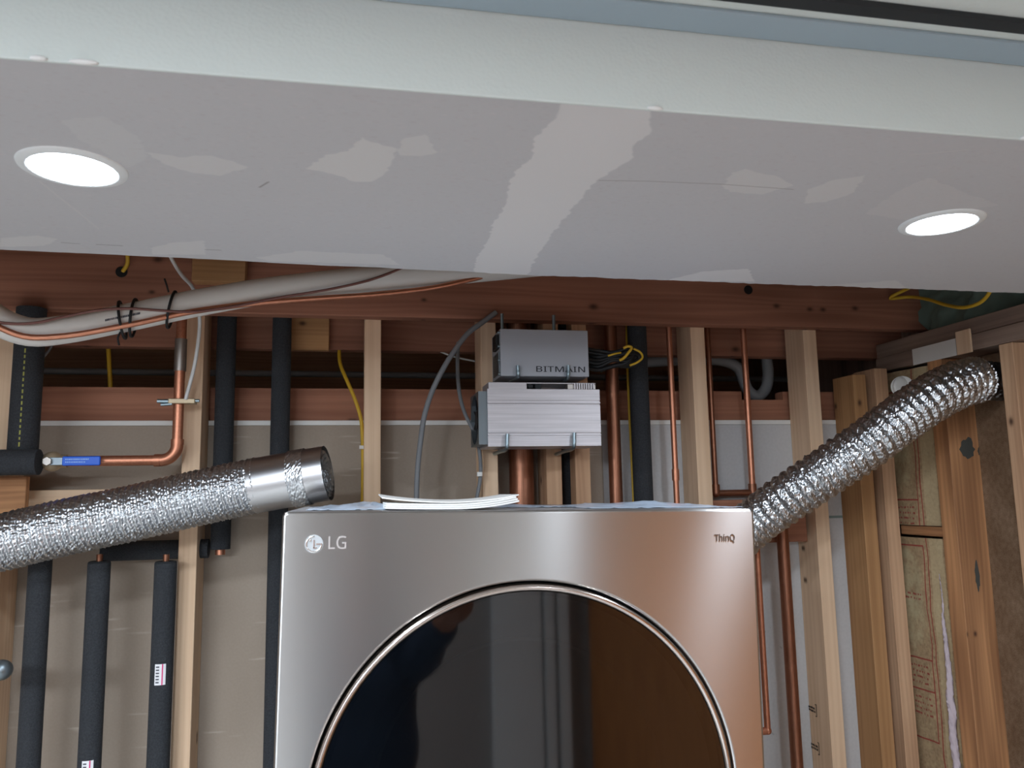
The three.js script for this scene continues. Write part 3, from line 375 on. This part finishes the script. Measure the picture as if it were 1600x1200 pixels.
{ // copper riser with ball valve
  const D = 1.795, t = thing('copper_pipe', 'copper water pipe turning up beside the left stud from the ball valve', 'pipe', 'copper water pipes'), y = yAt(170, 720, D), x = xAt(279, 640, D), x0 = xAt(70, 720, D), z = -D, q = (xx, yy) => new THREE.Vector3(xx, yy, z);
  mesh('level_tube', rod(q(x0, y), q(x - 0.03, y), 0.0108), M.copper, t); mesh('upright_tube', rod(q(x, y + 0.03), q(x, EYE + 0.4), 0.0108), M.copper, t);
  const arc = []; for (let k = 0; k <= 8; k++) { const a = k / 8 * Math.PI / 2; arc.push(q(x - 0.032 + 0.032 * Math.sin(a), y + 0.032 - 0.032 * Math.cos(a))); } mesh('elbow', [tube(arc, 0.0128, 20, 16), rod(arc[0].clone(), arc[0].clone().setX(arc[0].x - 0.012), 0.0132), rod(arc[8].clone(), arc[8].clone().setY(arc[8].y + 0.012), 0.0132)], M.copper, t);
  const ys = yAt(281, 580, D), yt = yAt(281, 530, D); mesh('tinned_coupling', rod(q(x, ys), q(x, yt), 0.0126), M.solder, t);
  const v = thing('ball_valve', 'ball valve with a blue lever handle on the copper pipe', 'valve'), vx = xAt(82, 720, D);
  mesh('valve_body', [rod(q(vx - 0.028, y), q(vx + 0.028, y), 0.0135, 8), ball(q(vx, y), 0.0205)], M.brass, v);
  mesh('stem_nut', [rod(new THREE.Vector3(vx, y - 0.001, z + 0.01), new THREE.Vector3(vx, y - 0.001, z + 0.032), 0.0085, 6)], M.solder, v);
  const lever = mesh('lever', bx(vx - 0.004, xAt(100, 720, D - 0.025), y - 0.009, y + 0.007, z + 0.0225, z + 0.025, 0, 0.001), M.steelDark, v); lever.userData.label = 'bare steel lever root';
  const grip = mesh('handle_grip', bx(xAt(97, 720, D - 0.025), xAt(157, 720, D - 0.025), y - 0.0105, y + 0.009, z + 0.0205, z + 0.0275, 0, 0.003), M.blue, v); grip.userData.label = 'blue plastic grip with white print';
  const pr = []; const r = rng(77); for (const [yy, x1] of [[0.0035, 0.05], [-0.002, 0.046]]) for (let k = 0.008; k < x1; k += 0.0032) pr.push(new THREE.BoxGeometry(0.0016 + 0.001 * r(), 0.0026, 0.0004).translate(xAt(97, 720, D - 0.025) + k, y + yy - 0.001, z + 0.0277)); mesh('print', pr, flat(0x9fc4f2, 0.6), grip);
  const c = thing('ground_clamp', 'brass and steel earthing clamp bolted round the copper riser', 'clamp'), cy = yAt(282, 628, D);
  mesh('jaw', bx(x - 0.018, x + 0.036, cy - 0.0055, cy + 0.0055, z + 0.01, z + 0.02, 0, 0.002), M.brass, c); mesh('jaw', bx(x - 0.018, x + 0.034, cy - 0.004, cy + 0.004, z - 0.018, z - 0.01, 0, 0.002), M.brass, c);
  mesh('bolt', rod(new THREE.Vector3(x - 0.04, cy, z + 0.014), new THREE.Vector3(x - 0.012, cy, z + 0.014), 0.0045, 12), M.zinc, c); mesh('bolt', rod(new THREE.Vector3(x - 0.032, cy - 0.008, z + 0.016), new THREE.Vector3(x - 0.01, cy - 0.006, z + 0.016), 0.0035, 6), M.zinc, c); mesh('screw', rod(new THREE.Vector3(x + 0.03, cy + 0.001, z + 0.014), new THREE.Vector3(x + 0.044, cy + 0.001, z + 0.014), 0.0035, 12), M.zinc, c);
}
tag(mesh('plastic_plug', [rod(V(1411, 606, 1.83), V(1410, 604, 1.74), 0.0265, 32), new THREE.SphereGeometry(0.0265, 24, 12).scale(1, 1, 0.35).translate(...V(1410, 604, 1.74).toArray())], M.cream), 'round white plastic plug peeking out above the exhaust duct', 'end cap');
tag(mesh('pipe_fitting', [rod(V(-30, 1047, 1.6).setX(XL), V(3, 1047, 1.6), 0.018, 24), ball(V(3, 1047, 1.6), 0.0175)], M.steelDark), 'rounded grey metal fitting beside the far left stud', 'fitting');

// ------------------------------------------------------------------ line set and cables
const lineC = [[-130, 420, 1.56], [-60, 462, 1.56], [-20, 490, 1.56], [15, 510, 1.57], [50, 519, 1.58], [100, 515, 1.59], [200, 496, 1.6], [300, 475, 1.61], [400, 457, 1.62], [500, 444, 1.63], [600, 434, 1.64], [700, 426, 1.65], [800, 417, 1.66], [920, 405, 1.66]];
const LR = 0.0265;
{ const t = thing('refrigerant_line', 'white foam wrapped refrigerant line sagging below the soffit edge', 'pipe'); mesh('white_sleeve', tube([new THREE.Vector3(-1.75, EYE + 0.6, -1.6), new THREE.Vector3(-1.4, EYE + 0.55, -1.58), new THREE.Vector3(-1.1, EYE + 0.48, -1.57), ...pix(lineC)], LR, 200, 28), M.foamWhite, t);
  const c = curve(pix(lineC)), gp = [], r = rng(31); for (let k = 0; k < 22; k++) { const u = 0.262 + k * 0.0021, p = c.getPointAt(u); gp.push(new THREE.BoxGeometry(0.0012 + 0.0014 * r(), 0.004, 0.0006).translate(p.x, p.y - 0.004, p.z + LR + 0.0002)); } mesh('print', gp, M.inkGrey, t); }
tag(mesh('copper_line', tube([new THREE.Vector3(-1.75, EYE + 0.57, -1.56), new THREE.Vector3(-1.4, EYE + 0.52, -1.545), new THREE.Vector3(-1.1, EYE + 0.45, -1.535)].concat(pix([[-120, 440, 1.53], [-40, 488, 1.53], [0, 512, 1.54], [40, 526, 1.55], [100, 525, 1.56], [200, 508, 1.575], [300, 487, 1.59], [400, 474, 1.6], [500, 466, 1.61], [600, 459, 1.62], [680, 449, 1.63], [730, 438, 1.64], [775, 427, 1.65], [840, 412, 1.66]])), 0.0055, 200, 12), M.copper), 'bare thin copper refrigerant tube strapped along the white foam wrapped line', 'tube');
tag(mesh('control_wire', tube([new THREE.Vector3(-1.75, EYE + 0.56, -1.565), new THREE.Vector3(-1.2, EYE + 0.47, -1.54)].concat(pix([[-120, 448, 1.53], [-60, 488, 1.53], [0, 504, 1.54], [50, 505, 1.545], [100, 495, 1.555], [150, 485, 1.56], [200, 482, 1.565], [250, 485, 1.57], [300, 487, 1.578], [370, 478, 1.588], [430, 466, 1.595], [520, 451, 1.6], [580, 437, 1.608], [632, 418, 1.62], [670, 405, 1.63]])), 0.0026, 200, 8), M.wireBrown), 'thin brown control wire strapped to the white foam wrapped line', 'wire');
{ const c = curve(pix(lineC)); let k = 0; for (const [px, tilt, label] of [[191, -0.1, 'black cable tie with a hanging tail round the white line'], [208, -0.35, 'slanted black cable tie next to the one with the hanging tail'], [268, -0.45, 'black cable tie with an upright tail near the white cable']]) {
  let best = 0, bd = 1e9; for (let i = 0; i <= 600; i++) { const p = c.getPointAt(i / 600), q = p.clone().sub(camera.position).applyMatrix4(turn.clone().transpose()), sx = 800 - FOCAL * q.x / q.z; if (Math.abs(sx - px) < bd) { bd = Math.abs(sx - px); best = i / 600; } }
  const p = c.getPointAt(best), dir = c.getTangentAt(best).applyAxisAngle(new THREE.Vector3(0, 0, 1), 0).add(new THREE.Vector3(0, tilt, 0)).normalize(), t = thing('cable_tie', label, 'cable tie', 'black cable ties on the line');
  const ring = new THREE.TorusGeometry(LR + 0.006, 0.002, 6, 48).scale(1, 1.12, 1.4); ring.applyQuaternion(new THREE.Quaternion().setFromUnitVectors(new THREE.Vector3(0, 0, 1), dir)).translate(p.x, p.y - 0.003, p.z); mesh('band', ring, M.black, t);
  const s = k === 2 ? 1 : -1; if (k !== 1) { const e = new THREE.Vector3(p.x + (k === 2 ? -0.004 : 0.001), p.y + s * (LR + 0.002), p.z + 0.012); mesh('tail', tube([e, e.clone().add(new THREE.Vector3(-0.003, s * 0.012, 0.003)), e.clone().add(new THREE.Vector3(-0.008 * (k ? 1 : 0.1), s * 0.026, 0.002))], 0.0018, 10, 6), M.black, t); } k++; } }
const cable = (label, list, d, r, m, group = 'loose cables') => tag(mesh('cable', tube(pix(list, d), r, 80, 10), m), label, 'cable', group);
cable('white cable dropping from the soffit to the earthing clamp', [[258, 380, 1.62], [268, 404, 1.64], [284, 430, 1.67], [300, 448, 1.69], [309, 475, 1.72], [312, 505, 1.75], [309, 540, 1.76], [303, 575, 1.765], [296, 602, 1.77], [290, 624, 1.775]], null, 0.0038, M.cableWhite);
cable('short yellow cable entering a hole in the brown joist', [[199, 372, 1.77], [199, 395, 1.775], [199, 412, 1.785], [192, 424, 1.799]], null, 0.0042, M.yellow);
cable('yellow cable in the dark gap behind the copper riser', [[166, 500], [169, 540], [171, 575], [173, 615]], 2.0, 0.005, M.yellow);
cable('thin pale cables slanting in the dark gap near the far left stud', [[100, 500], [78, 545], [66, 560]], 1.95, 0.003, M.cableGrey);
{ const c = cable('yellow cable running down the left side of the narrow stud', [[533, 520, 1.99], [530, 552, 1.95], [532, 570, 1.93], [541, 592, 1.9], [555, 625, 1.885], [564, 655, 1.885], [566.5, 690, 1.885], [567, 740, 1.885], [566, 800, 1.885]], null, 0.0044, M.yellow); const p = V(566, 699, 1.88); mesh('staple', bx(p.x - 0.007, p.x + 0.007, p.y - 0.004, p.y + 0.004, p.z - 0.002, p.z + 0.006, 0, 0.001), M.cream, c); }
cable('thick grey cable arching down left of the mining machine', [[775, 488, 1.79], [752, 505, 1.785], [732, 520, 1.78], [710, 548, 1.78], [692, 577, 1.78], [675, 612, 1.79], [663, 650, 1.8], [657, 690, 1.8], [652, 740, 1.8], [650, 810, 1.8]], null, 0.0062, M.cableGrey);
{ const c = cable('thinner grey cable clipped to the stud left of the mining machine', [[716, 535, 1.9], [715, 575, 1.87], [718, 615, 1.84], [726, 645, 1.82], [738, 670, 1.81], [747, 695, 1.81], [751, 725, 1.815], [750, 750, 1.82], [744, 785, 1.82], [742, 810, 1.82]], null, 0.0046, M.cableGrey); const p = V(749, 741, 1.815); mesh('staple', bx(p.x - 0.006, p.x + 0.006, p.y - 0.005, p.y + 0.005, p.z - 0.002, p.z + 0.007, 0, 0.001), M.cream, c); }
cable('thin white wire in the dark gap left of the mining machine', [[680, 546], [705, 556], [745, 565], [790, 572]], 1.96, 0.0022, M.cableWhite);
cable('yellow wire running down beside the foam wrapped pipe', [[979, 500], [980, 560], [983, 640], [987, 720], [991, 810]], 1.9, 0.003, M.yellow);
cable('yellow cable looping out of the brown joist near the exterior wall', [[1445, 430, 1.62], [1420, 450, 1.74], [1390, 466, 1.79], [1420, 464, 1.77], [1450, 468, 1.68], [1480, 477, 1.6], [1510, 480, 1.52], [1534, 471, 1.47], [1547, 455, 1.44], [1552, 430, 1.42]], null, 0.0042, M.yellow);

// ------------------------------------------------------------------ mining machine and its power supply, held by screw hooks
{ const F = 1.69, x0 = xAt(762, 650, F), x1 = xAt(938, 650, F), y1 = yAt(850, 608, F), y0 = yAt(850, 697, F), h = y1 - y0, t = thing('mining_machine', 'ribbed aluminium mining machine with an end fan hung on the studs', 'machine');
  const s = new THREE.Shape(), g = (f) => y1 - h * f, dz = 0.128; // profile (depth, height) with two raised rails
  s.moveTo(0, y0); s.lineTo(0, g(0.82)); s.lineTo(0.0025, g(0.815)); s.lineTo(0.0025, g(0.795)); s.lineTo(-0.002, g(0.79)); s.lineTo(-0.002, g(0.77)); s.lineTo(0.001, g(0.765)); s.lineTo(0.001, g(0.285)); s.lineTo(-0.002, g(0.28)); s.lineTo(-0.002, g(0.26)); s.lineTo(0.003, g(0.255)); s.lineTo(0.003, g(0.225)); s.lineTo(-0.002, g(0.22)); s.lineTo(-0.002, g(0.2)); s.lineTo(0, g(0.195)); s.lineTo(0, y1); s.lineTo(-dz, y1); s.lineTo(-dz, y0); s.closePath();
  const e = new THREE.ExtrudeGeometry(s, { depth: x1 - x0, bevelEnabled: false }); e.rotateY(-Math.PI / 2); // shape x -> z, extrude -> -x
  e.computeBoundingBox(); e.translate(x1 - e.boundingBox.max.x, 0, 0); { const p = e.attributes.position; let mx = -1e9; for (let i = 0; i < p.count; i++) mx = Math.max(mx, p.getZ(i)); e.translate(0, 0, -F + 0.003 - mx); }
  mesh('shell', metreUV(e, 0), M.aluShell, t);
  // control board housing on top
  const yc = yAt(850, 597, F), m = 0.006, cx0 = xAt(764, 600, F), cx1 = xAt(932, 600, F), c1 = xAt(824, 600, F), c2 = xAt(888, 600, F);
  mesh('board_housing', [bx(cx0, c1, y1, yc, -F - 0.09, -F - m, 0, 0.001), bx(c1, cx1, yc - 0.003, yc, -F - 0.09, -F - m, 0, 0.001), bx(c1, cx1, y1, yc, -F - 0.09, -F - 0.07, 0, 0.001)], M.aluShell, t);
  mesh('port_plate', bx(c2, cx1, y1 + 0.001, yc - 0.003, -F - 0.03, -F - m - 0.001, 0, 0.001), M.solder, t); { const fins = []; for (let k = 0; k < 9; k++) fins.push(bx(c2 + 0.014 + k * 0.0054, c2 + 0.017 + k * 0.0054, y1 + 0.001, yc - 0.002, -F - m - 0.002, -F - m + 0.004, 1, 0)); mesh('heat_fin', fins, M.aluShell, t); }
  mesh('connector', [bx(c1 + 0.004, c1 + 0.016, y1 + 0.004, yc - 0.004, -F - 0.05, -F - 0.012, 0, 0.001), bx(c1 + 0.02, c1 + 0.034, y1 + 0.001, yc - 0.003, -F - 0.05, -F - 0.01, 0, 0.001)], M.charcoal, t);
  // fan on the left end
  const fx = x0 - 0.019, zc = -F - dz / 2, yf = (y0 + y1) / 2, half = dz / 2 - 0.006; const fs = new THREE.Shape(); fs.moveTo(-half, -half); fs.lineTo(half, -half); fs.lineTo(half, half); fs.lineTo(-half, half); fs.closePath(); const fh = new THREE.Path(); fh.absarc(0, 0, half * 0.94, 0, 7, true); fs.holes.push(fh);
  const fan = new THREE.Group(); fan.name = 'fan'; t.add(fan); mesh('fan_frame', new THREE.ExtrudeGeometry(fs, { depth: 0.0185, bevelEnabled: false, curveSegments: 32 }).rotateY(Math.PI / 2).translate(fx, yf, zc), M.steelDark, fan); mesh('fan_hub', rod(new THREE.Vector3(fx + 0.004, yf, zc), new THREE.Vector3(fx + 0.0175, yf, zc), 0.02, 24), M.black, fan);
  for (let k = 0; k < 7; k++) mesh('fan_blade', new THREE.BoxGeometry(0.013, 0.002, 0.024).rotateX(0).translate(0, 0, 0).rotateZ(0.6).translate(0, 0, 0.034).rotateX(k * Math.PI * 2 / 7).translate(fx + 0.01, yf, zc), M.black, fan);
  // power supply
  const px0 = xAt(782, 550, F), px1 = xAt(919.5, 550, F), py1 = yAt(850, 515, F), py0 = yAt(850, 588, F), u = thing('power_supply', 'plain grey power supply box with black lettering above the mining machine', 'power supply');
  mesh('case', bx(px0, px1, py0, py1, -F - 0.105, -F, 0, 0.0015), M.psuGrey, u); const a = V(838, 581.5, F), tx = words('BITMAIN', 0.0125, 0.0005), b = tx.boundingBox; tx.scale((xAt(914, 575, F) - a.x) / (b.max.x - b.min.x), 1, 1); mesh('lettering', tx.translate(a.x, a.y + 0.001, -F), M.ink, u);
  mesh('socket', bx(px0 - 0.008, px0, py0 + 0.062, py1 - 0.01, -F - 0.055, -F - 0.012, 1, 0.002), M.black, u); mesh('vent_grille', bx(px0 - 0.003, px0, py0 + 0.006, py0 + 0.055, -F - 0.08, -F - 0.008, 1, 0.001), M.steelDark, u); for (let k = 0; k < 4; k++) mesh('screw', rod(new THREE.Vector3(px0 - 0.005, py0 + 0.005 + k * 0.031, -F - 0.006), new THREE.Vector3(px0, py0 + 0.005 + k * 0.031, -F - 0.006), 0.0028, 8), M.zinc, u);
  const hook = (label, ax, ay, bx_, by, cx, cy) => { const a = V(ax, ay, STUD + 0.004), b = V(bx_, by, F - 0.009), c = V(cx, cy, F - 0.009); tag(mesh('screw_hook', tube([a, a.clone().lerp(b, 0.5), a.clone().lerp(b, 0.93), b.clone().lerp(c, 0.15), b.clone().lerp(c, 0.6), c], 0.0042, 40, 10), M.zinc), label, 'hook', 'zinc screw hooks'); };
  hook('left zinc screw hook under the power supply', 790, 600, 810, 588, 809, 571); hook('zinc screw hook crossing the lettering of the power supply', 873, 601, 888, 590, 888, 571);
  hook('left zinc screw hook under the mining machine', 772, 709, 792, 702, 793, 678); hook('right zinc screw hook under the mining machine', 868, 710, 897, 700, 897.5, 676);
  for (const [x, l] of [[794, 'short zinc bolt above the left half of the power supply'], [878, 'short zinc bolt above the right half of the power supply']]) { const p = V(x, 515, F - 0.02); tag(mesh('bolt', [rod(p.clone().setZ(-F - 0.05), p.clone().setZ(-F - 0.05).setY(EYE + 0.402), 0.004, 10)], M.zinc), l, 'bolt', 'bolts above the power supply'); }
  // bundle of output leads
  const leads = thing('power_leads', 'bundle of black and yellow power leads looping from the power supply', 'cable'); const r = rng(13), s0 = (k) => [916, 545 + k * 5, F + 0.03 + 0.012 * (k % 3)];
  for (let k = 0; k < 7; k++) { const j = () => (r() - 0.5) * 8; mesh('black_lead', tube(pix([s0(k), [935, 548 + k * 5, F + 0.04], [958, 550 + j() + k * 3, F + 0.03], [980, 546 + j() + k * 3, F + 0.02], [996 + j() * 0.6, 552 + j(), F + 0.03], [1000 + j() * 0.5, 562 + j() * 0.6, F + 0.04], [985, 570 + j(), F + 0.05], [960, 572 + j() * 0.5, F + 0.05], [938, 578 + j() * 0.5, F + 0.06]]), 0.0042, 50, 8), M.black, leads); }
  mesh('yellow_lead', tube(pix([[968, 563, F + 0.01], [974, 560, F + 0.008], [982, 551, F + 0.006], [987, 543, F + 0.006], [982, 541, F + 0.01], [974, 544, F + 0.015]]), 0.0032, 30, 8), M.yellow, leads); mesh('yellow_lead', tube(pix([[984, 571, F + 0.01], [996, 566, F + 0.008], [1004, 558, F + 0.01], [1000, 550, F + 0.015], [990, 545, F + 0.015]]), 0.0026, 30, 8), M.yellow, leads); mesh('yellow_lead', tube(pix([[950, 556, F + 0.008], [960, 553, F + 0.006], [970, 551, F + 0.012]]), 0.0022, 16, 8), M.yellow, leads);
}
// ------------------------------------------------------------------ the photographer, who stands behind the camera and shows in the steel
{ const P3 = (x, y, z) => new THREE.Vector3(x, y, z), smin = (a, b, k) => { const h = Math.max(k - Math.abs(a - b), 0) / k; return Math.min(a, b) - h * h * k * 0.25; };
  const cap = (p, [a, b, ra, rb, sx = 1, sz = 1]) => { const ax = (p.x - a.x) / sx, ay = p.y - a.y, az = (p.z - a.z) / sz, bx_ = (b.x - a.x) / sx, by = b.y - a.y, bz = (b.z - a.z) / sz, t = Math.max(0, Math.min(1, (ax * bx_ + ay * by + az * bz) / (bx_ * bx_ + by * by + bz * bz || 1))); return (Math.hypot(ax - t * bx_, ay - t * by, az - t * bz) - ra - (rb - ra) * t) * Math.min(sx, sz, 1); };
  function blob(groups, c, half, res, polys = 60000) { // groups: [blend, bones...]; each group is smooth inside, groups meet with a tight blend
    const mc = new MarchingCubes(res, new THREE.MeshBasicMaterial(), false, false, polys), p = P3(0, 0, 0), h = res / 2; mc.isolation = 0;
    for (let k = 0; k < res; k++) for (let j = 0; j < res; j++) for (let i = 0; i < res; i++) { p.set(c.x + (i - h) / h * half, c.y + (j - h) / h * half, c.z + (k - h) / h * half); let d = 1; for (const [kk, ...bs] of groups) { let e = 1; for (const b of bs) e = smin(e, cap(p, b), kk); d = smin(d, e, 0.012); } mc.field[i + j * res + k * res * res] = -d; }
    mc.update(); const n = mc.count, g = new THREE.BufferGeometry(); g.setAttribute('position', new THREE.BufferAttribute(mc.positionArray.slice(0, n * 3), 3)); let q = mergeVertices(g, 1e-5); q.scale(half, half, half).translate(c.x, c.y, c.z); q.computeVertexNormals(); q = q.toNonIndexed(); q.setAttribute('uv', new THREE.BufferAttribute(new Float32Array(q.attributes.position.count * 2), 2)); return q; }
  const H = P3(0.04, 1.72, 0.42), hip = [P3(-0.06, 0.95, 0.46), P3(0.13, 0.95, 0.46)], sh = [P3(-0.15, 1.49, 0.45), P3(0.22, 1.49, 0.45)], el = [P3(-0.22, 1.67, 0.2), P3(0.31, 1.67, 0.2)], wr_ = [P3(-0.085, 1.915, 0.075), P3(0.175, 1.915, 0.075)], kn = [P3(-0.07, 0.5, 0.43), P3(0.14, 0.5, 0.43)], an = [P3(-0.08, 0.09, 0.47), P3(0.15, 0.09, 0.47)];
  const torso = (d) => [[P3(0.035, 1.0, 0.46), P3(0.035, 1.2, 0.45), 0.115 + d, 0.12 + d, 1.25, 0.9], [P3(0.035, 1.2, 0.45), P3(0.035, 1.4, 0.45), 0.12 + d, 0.125 + d, 1.35, 0.9], [sh[0], sh[1], 0.062 + d, 0.062 + d]], arms = (d, e) => [0, 1].map((i) => [sh[i], sh[i].clone().lerp(el[i], e), 0.052 + d, 0.047 + d]);
  const bones = [...torso(-0.012), [P3(0.035, 1.5, 0.45), P3(0.038, 1.64, 0.435), 0.056, 0.052]];
  for (const i of [0, 1]) bones.push([sh[i], el[i], 0.048, 0.039], [el[i], wr_[i], 0.039, 0.026], [hip[i], kn[i], 0.08, 0.055], [kn[i], an[i], 0.053, 0.036], [an[i], an[i].clone().add(P3(0, -0.045, -0.13)), 0.035, 0.03]);
  const head = [0.03, [H.clone().add(P3(0, 0.03, 0.01)), H.clone().add(P3(0, 0.02, 0.0)), 0.088, 0.085, 0.88, 1.08], [H.clone().add(P3(0, -0.04, -0.025)), H.clone().add(P3(0, -0.075, -0.04)), 0.06, 0.042]];
  const face = [0.01, [H.clone().add(P3(0, 0.01, -0.09)), H.clone().add(P3(0, -0.025, -0.106)), 0.009, 0.014], [H.clone().add(P3(-0.026, 0.026, -0.076)), H.clone().add(P3(0.026, 0.026, -0.076)), 0.014, 0.014], [H.clone().add(P3(-0.018, -0.057, -0.084)), H.clone().add(P3(0.018, -0.057, -0.084)), 0.007, 0.007], ...[-1, 1].map((s) => [H.clone().add(P3(s * 0.077, 0.02, 0.005)), H.clone().add(P3(s * 0.08, -0.025, 0.0)), 0.014, 0.009, 0.6, 1])];
  const skin = flat(0xc98f76, 0.55), t = thing('person', 'person in a blue shirt holding a phone up with both raised hands', 'person');
  const hands = [0, 1].map((i) => { const s = i ? -1 : 1, w = wr_[i], pc = P3(w.x + s * 0.014, 1.965, 0.047), fs = []; fs.push([0.02, [w, pc, 0.025, 0.03, 1, 0.75], [pc, pc.clone().add(P3(s * 0.004, 0.03, -0.008)), 0.03, 0.026, 1, 0.7]]);
    for (let k = 0; k < 4; k++) { const b = pc.clone().add(P3(s * (-0.02 + k * 0.004), -0.018 + k * 0.017, -0.008)), L = [0.8, 0.95, 1, 0.92][k]; const m = b.clone().add(P3(s * -0.012, 0.006, -0.034 * L)), e = m.clone().add(P3(s * 0.024 * L, 0.004, -0.02 * L)); fs.push([0.006, [b, m, 0.0095, 0.0088], [m, e, 0.0086, 0.0074]]); }
    const tb = pc.clone().add(P3(s * 0.014, -0.02, 0.008)), tm = tb.clone().add(P3(s * 0.026, 0.02, 0.004)); fs.push([0.008, [tb, tm, 0.0125, 0.0105], [tm, tm.clone().add(P3(s * 0.02, 0.016, -0.004)), 0.0102, 0.0082]]); return blob(fs, pc, 0.1, 54, 30000); });
  mesh('body', [blob([[0.05, ...bones]], P3(0.04, 0.98, 0.3), 1.0, 96, 60000), blob([head, face], H, 0.16, 64, 40000), ...hands], skin, t);
  mesh('shirt', [blob([[0.05, ...torso(0.006), ...arms(0.012, 0.55)]], P3(0.035, 1.3, 0.42), 0.42, 60, 40000)], flat(0x53657f, 0.9), t);
  mesh('trousers', [blob([[0.04, [P3(0.0, 0.99, 0.46), P3(0.07, 0.99, 0.46), 0.115, 0.115, 1.1, 0.95], ...[0, 1].flatMap((i) => [[hip[i], kn[i], 0.092, 0.07], [kn[i], an[i].clone().setY(0.1), 0.068, 0.058]])]], P3(0.035, 0.56, 0.45), 0.58, 60, 40000)], flat(0x2f3947, 0.9), t);
  mesh('hair', [blob([[0.02, [H.clone().add(P3(0, 0.05, 0.025)), H.clone().add(P3(0, 0.045, 0.02)), 0.088, 0.086, 0.92, 1.08], [H.clone().add(P3(0, -0.01, 0.06)), H.clone().add(P3(0, 0.03, 0.05)), 0.055, 0.06]]], H, 0.18, 56, 30000)], flat(0x3b2d25, 0.8), t);
  for (const s of [-1, 1]) { const e = mesh('eye', new THREE.SphereGeometry(0.0095, 14, 10).translate(H.x + s * 0.03, H.y + 0.012, H.z - 0.0815), M.white, t); mesh('iris', new THREE.SphereGeometry(0.0045, 10, 8).translate(H.x + s * 0.03, H.y + 0.013, H.z - 0.0885), M.black, e); }
  for (const i of [0, 1]) mesh('shoe', [blob([[0.03, [an[i].clone().setY(0.05), an[i].clone().add(P3(0, 0, -0.16)).setY(0.045), 0.047, 0.044]]], an[i].clone().setY(0.05).add(P3(0, 0, -0.07)), 0.16, 40, 12000)], M.charcoal, t);
  const f = thing('phone', 'dark smartphone held by the person taking the picture', 'phone'); const pb = mesh('phone_body', new RoundedBoxGeometry(0.158, 0.074, 0.009, 3, 0.004).translate(0.045, 1.99, 0.016), M.black, f); void pb; mesh('screen', new RoundedBoxGeometry(0.148, 0.066, 0.0012, 2, 0.0005).translate(0.045, 1.99, 0.0206), flat(0x20262c, 0.08), f); }
renderer.render(scene, camera);
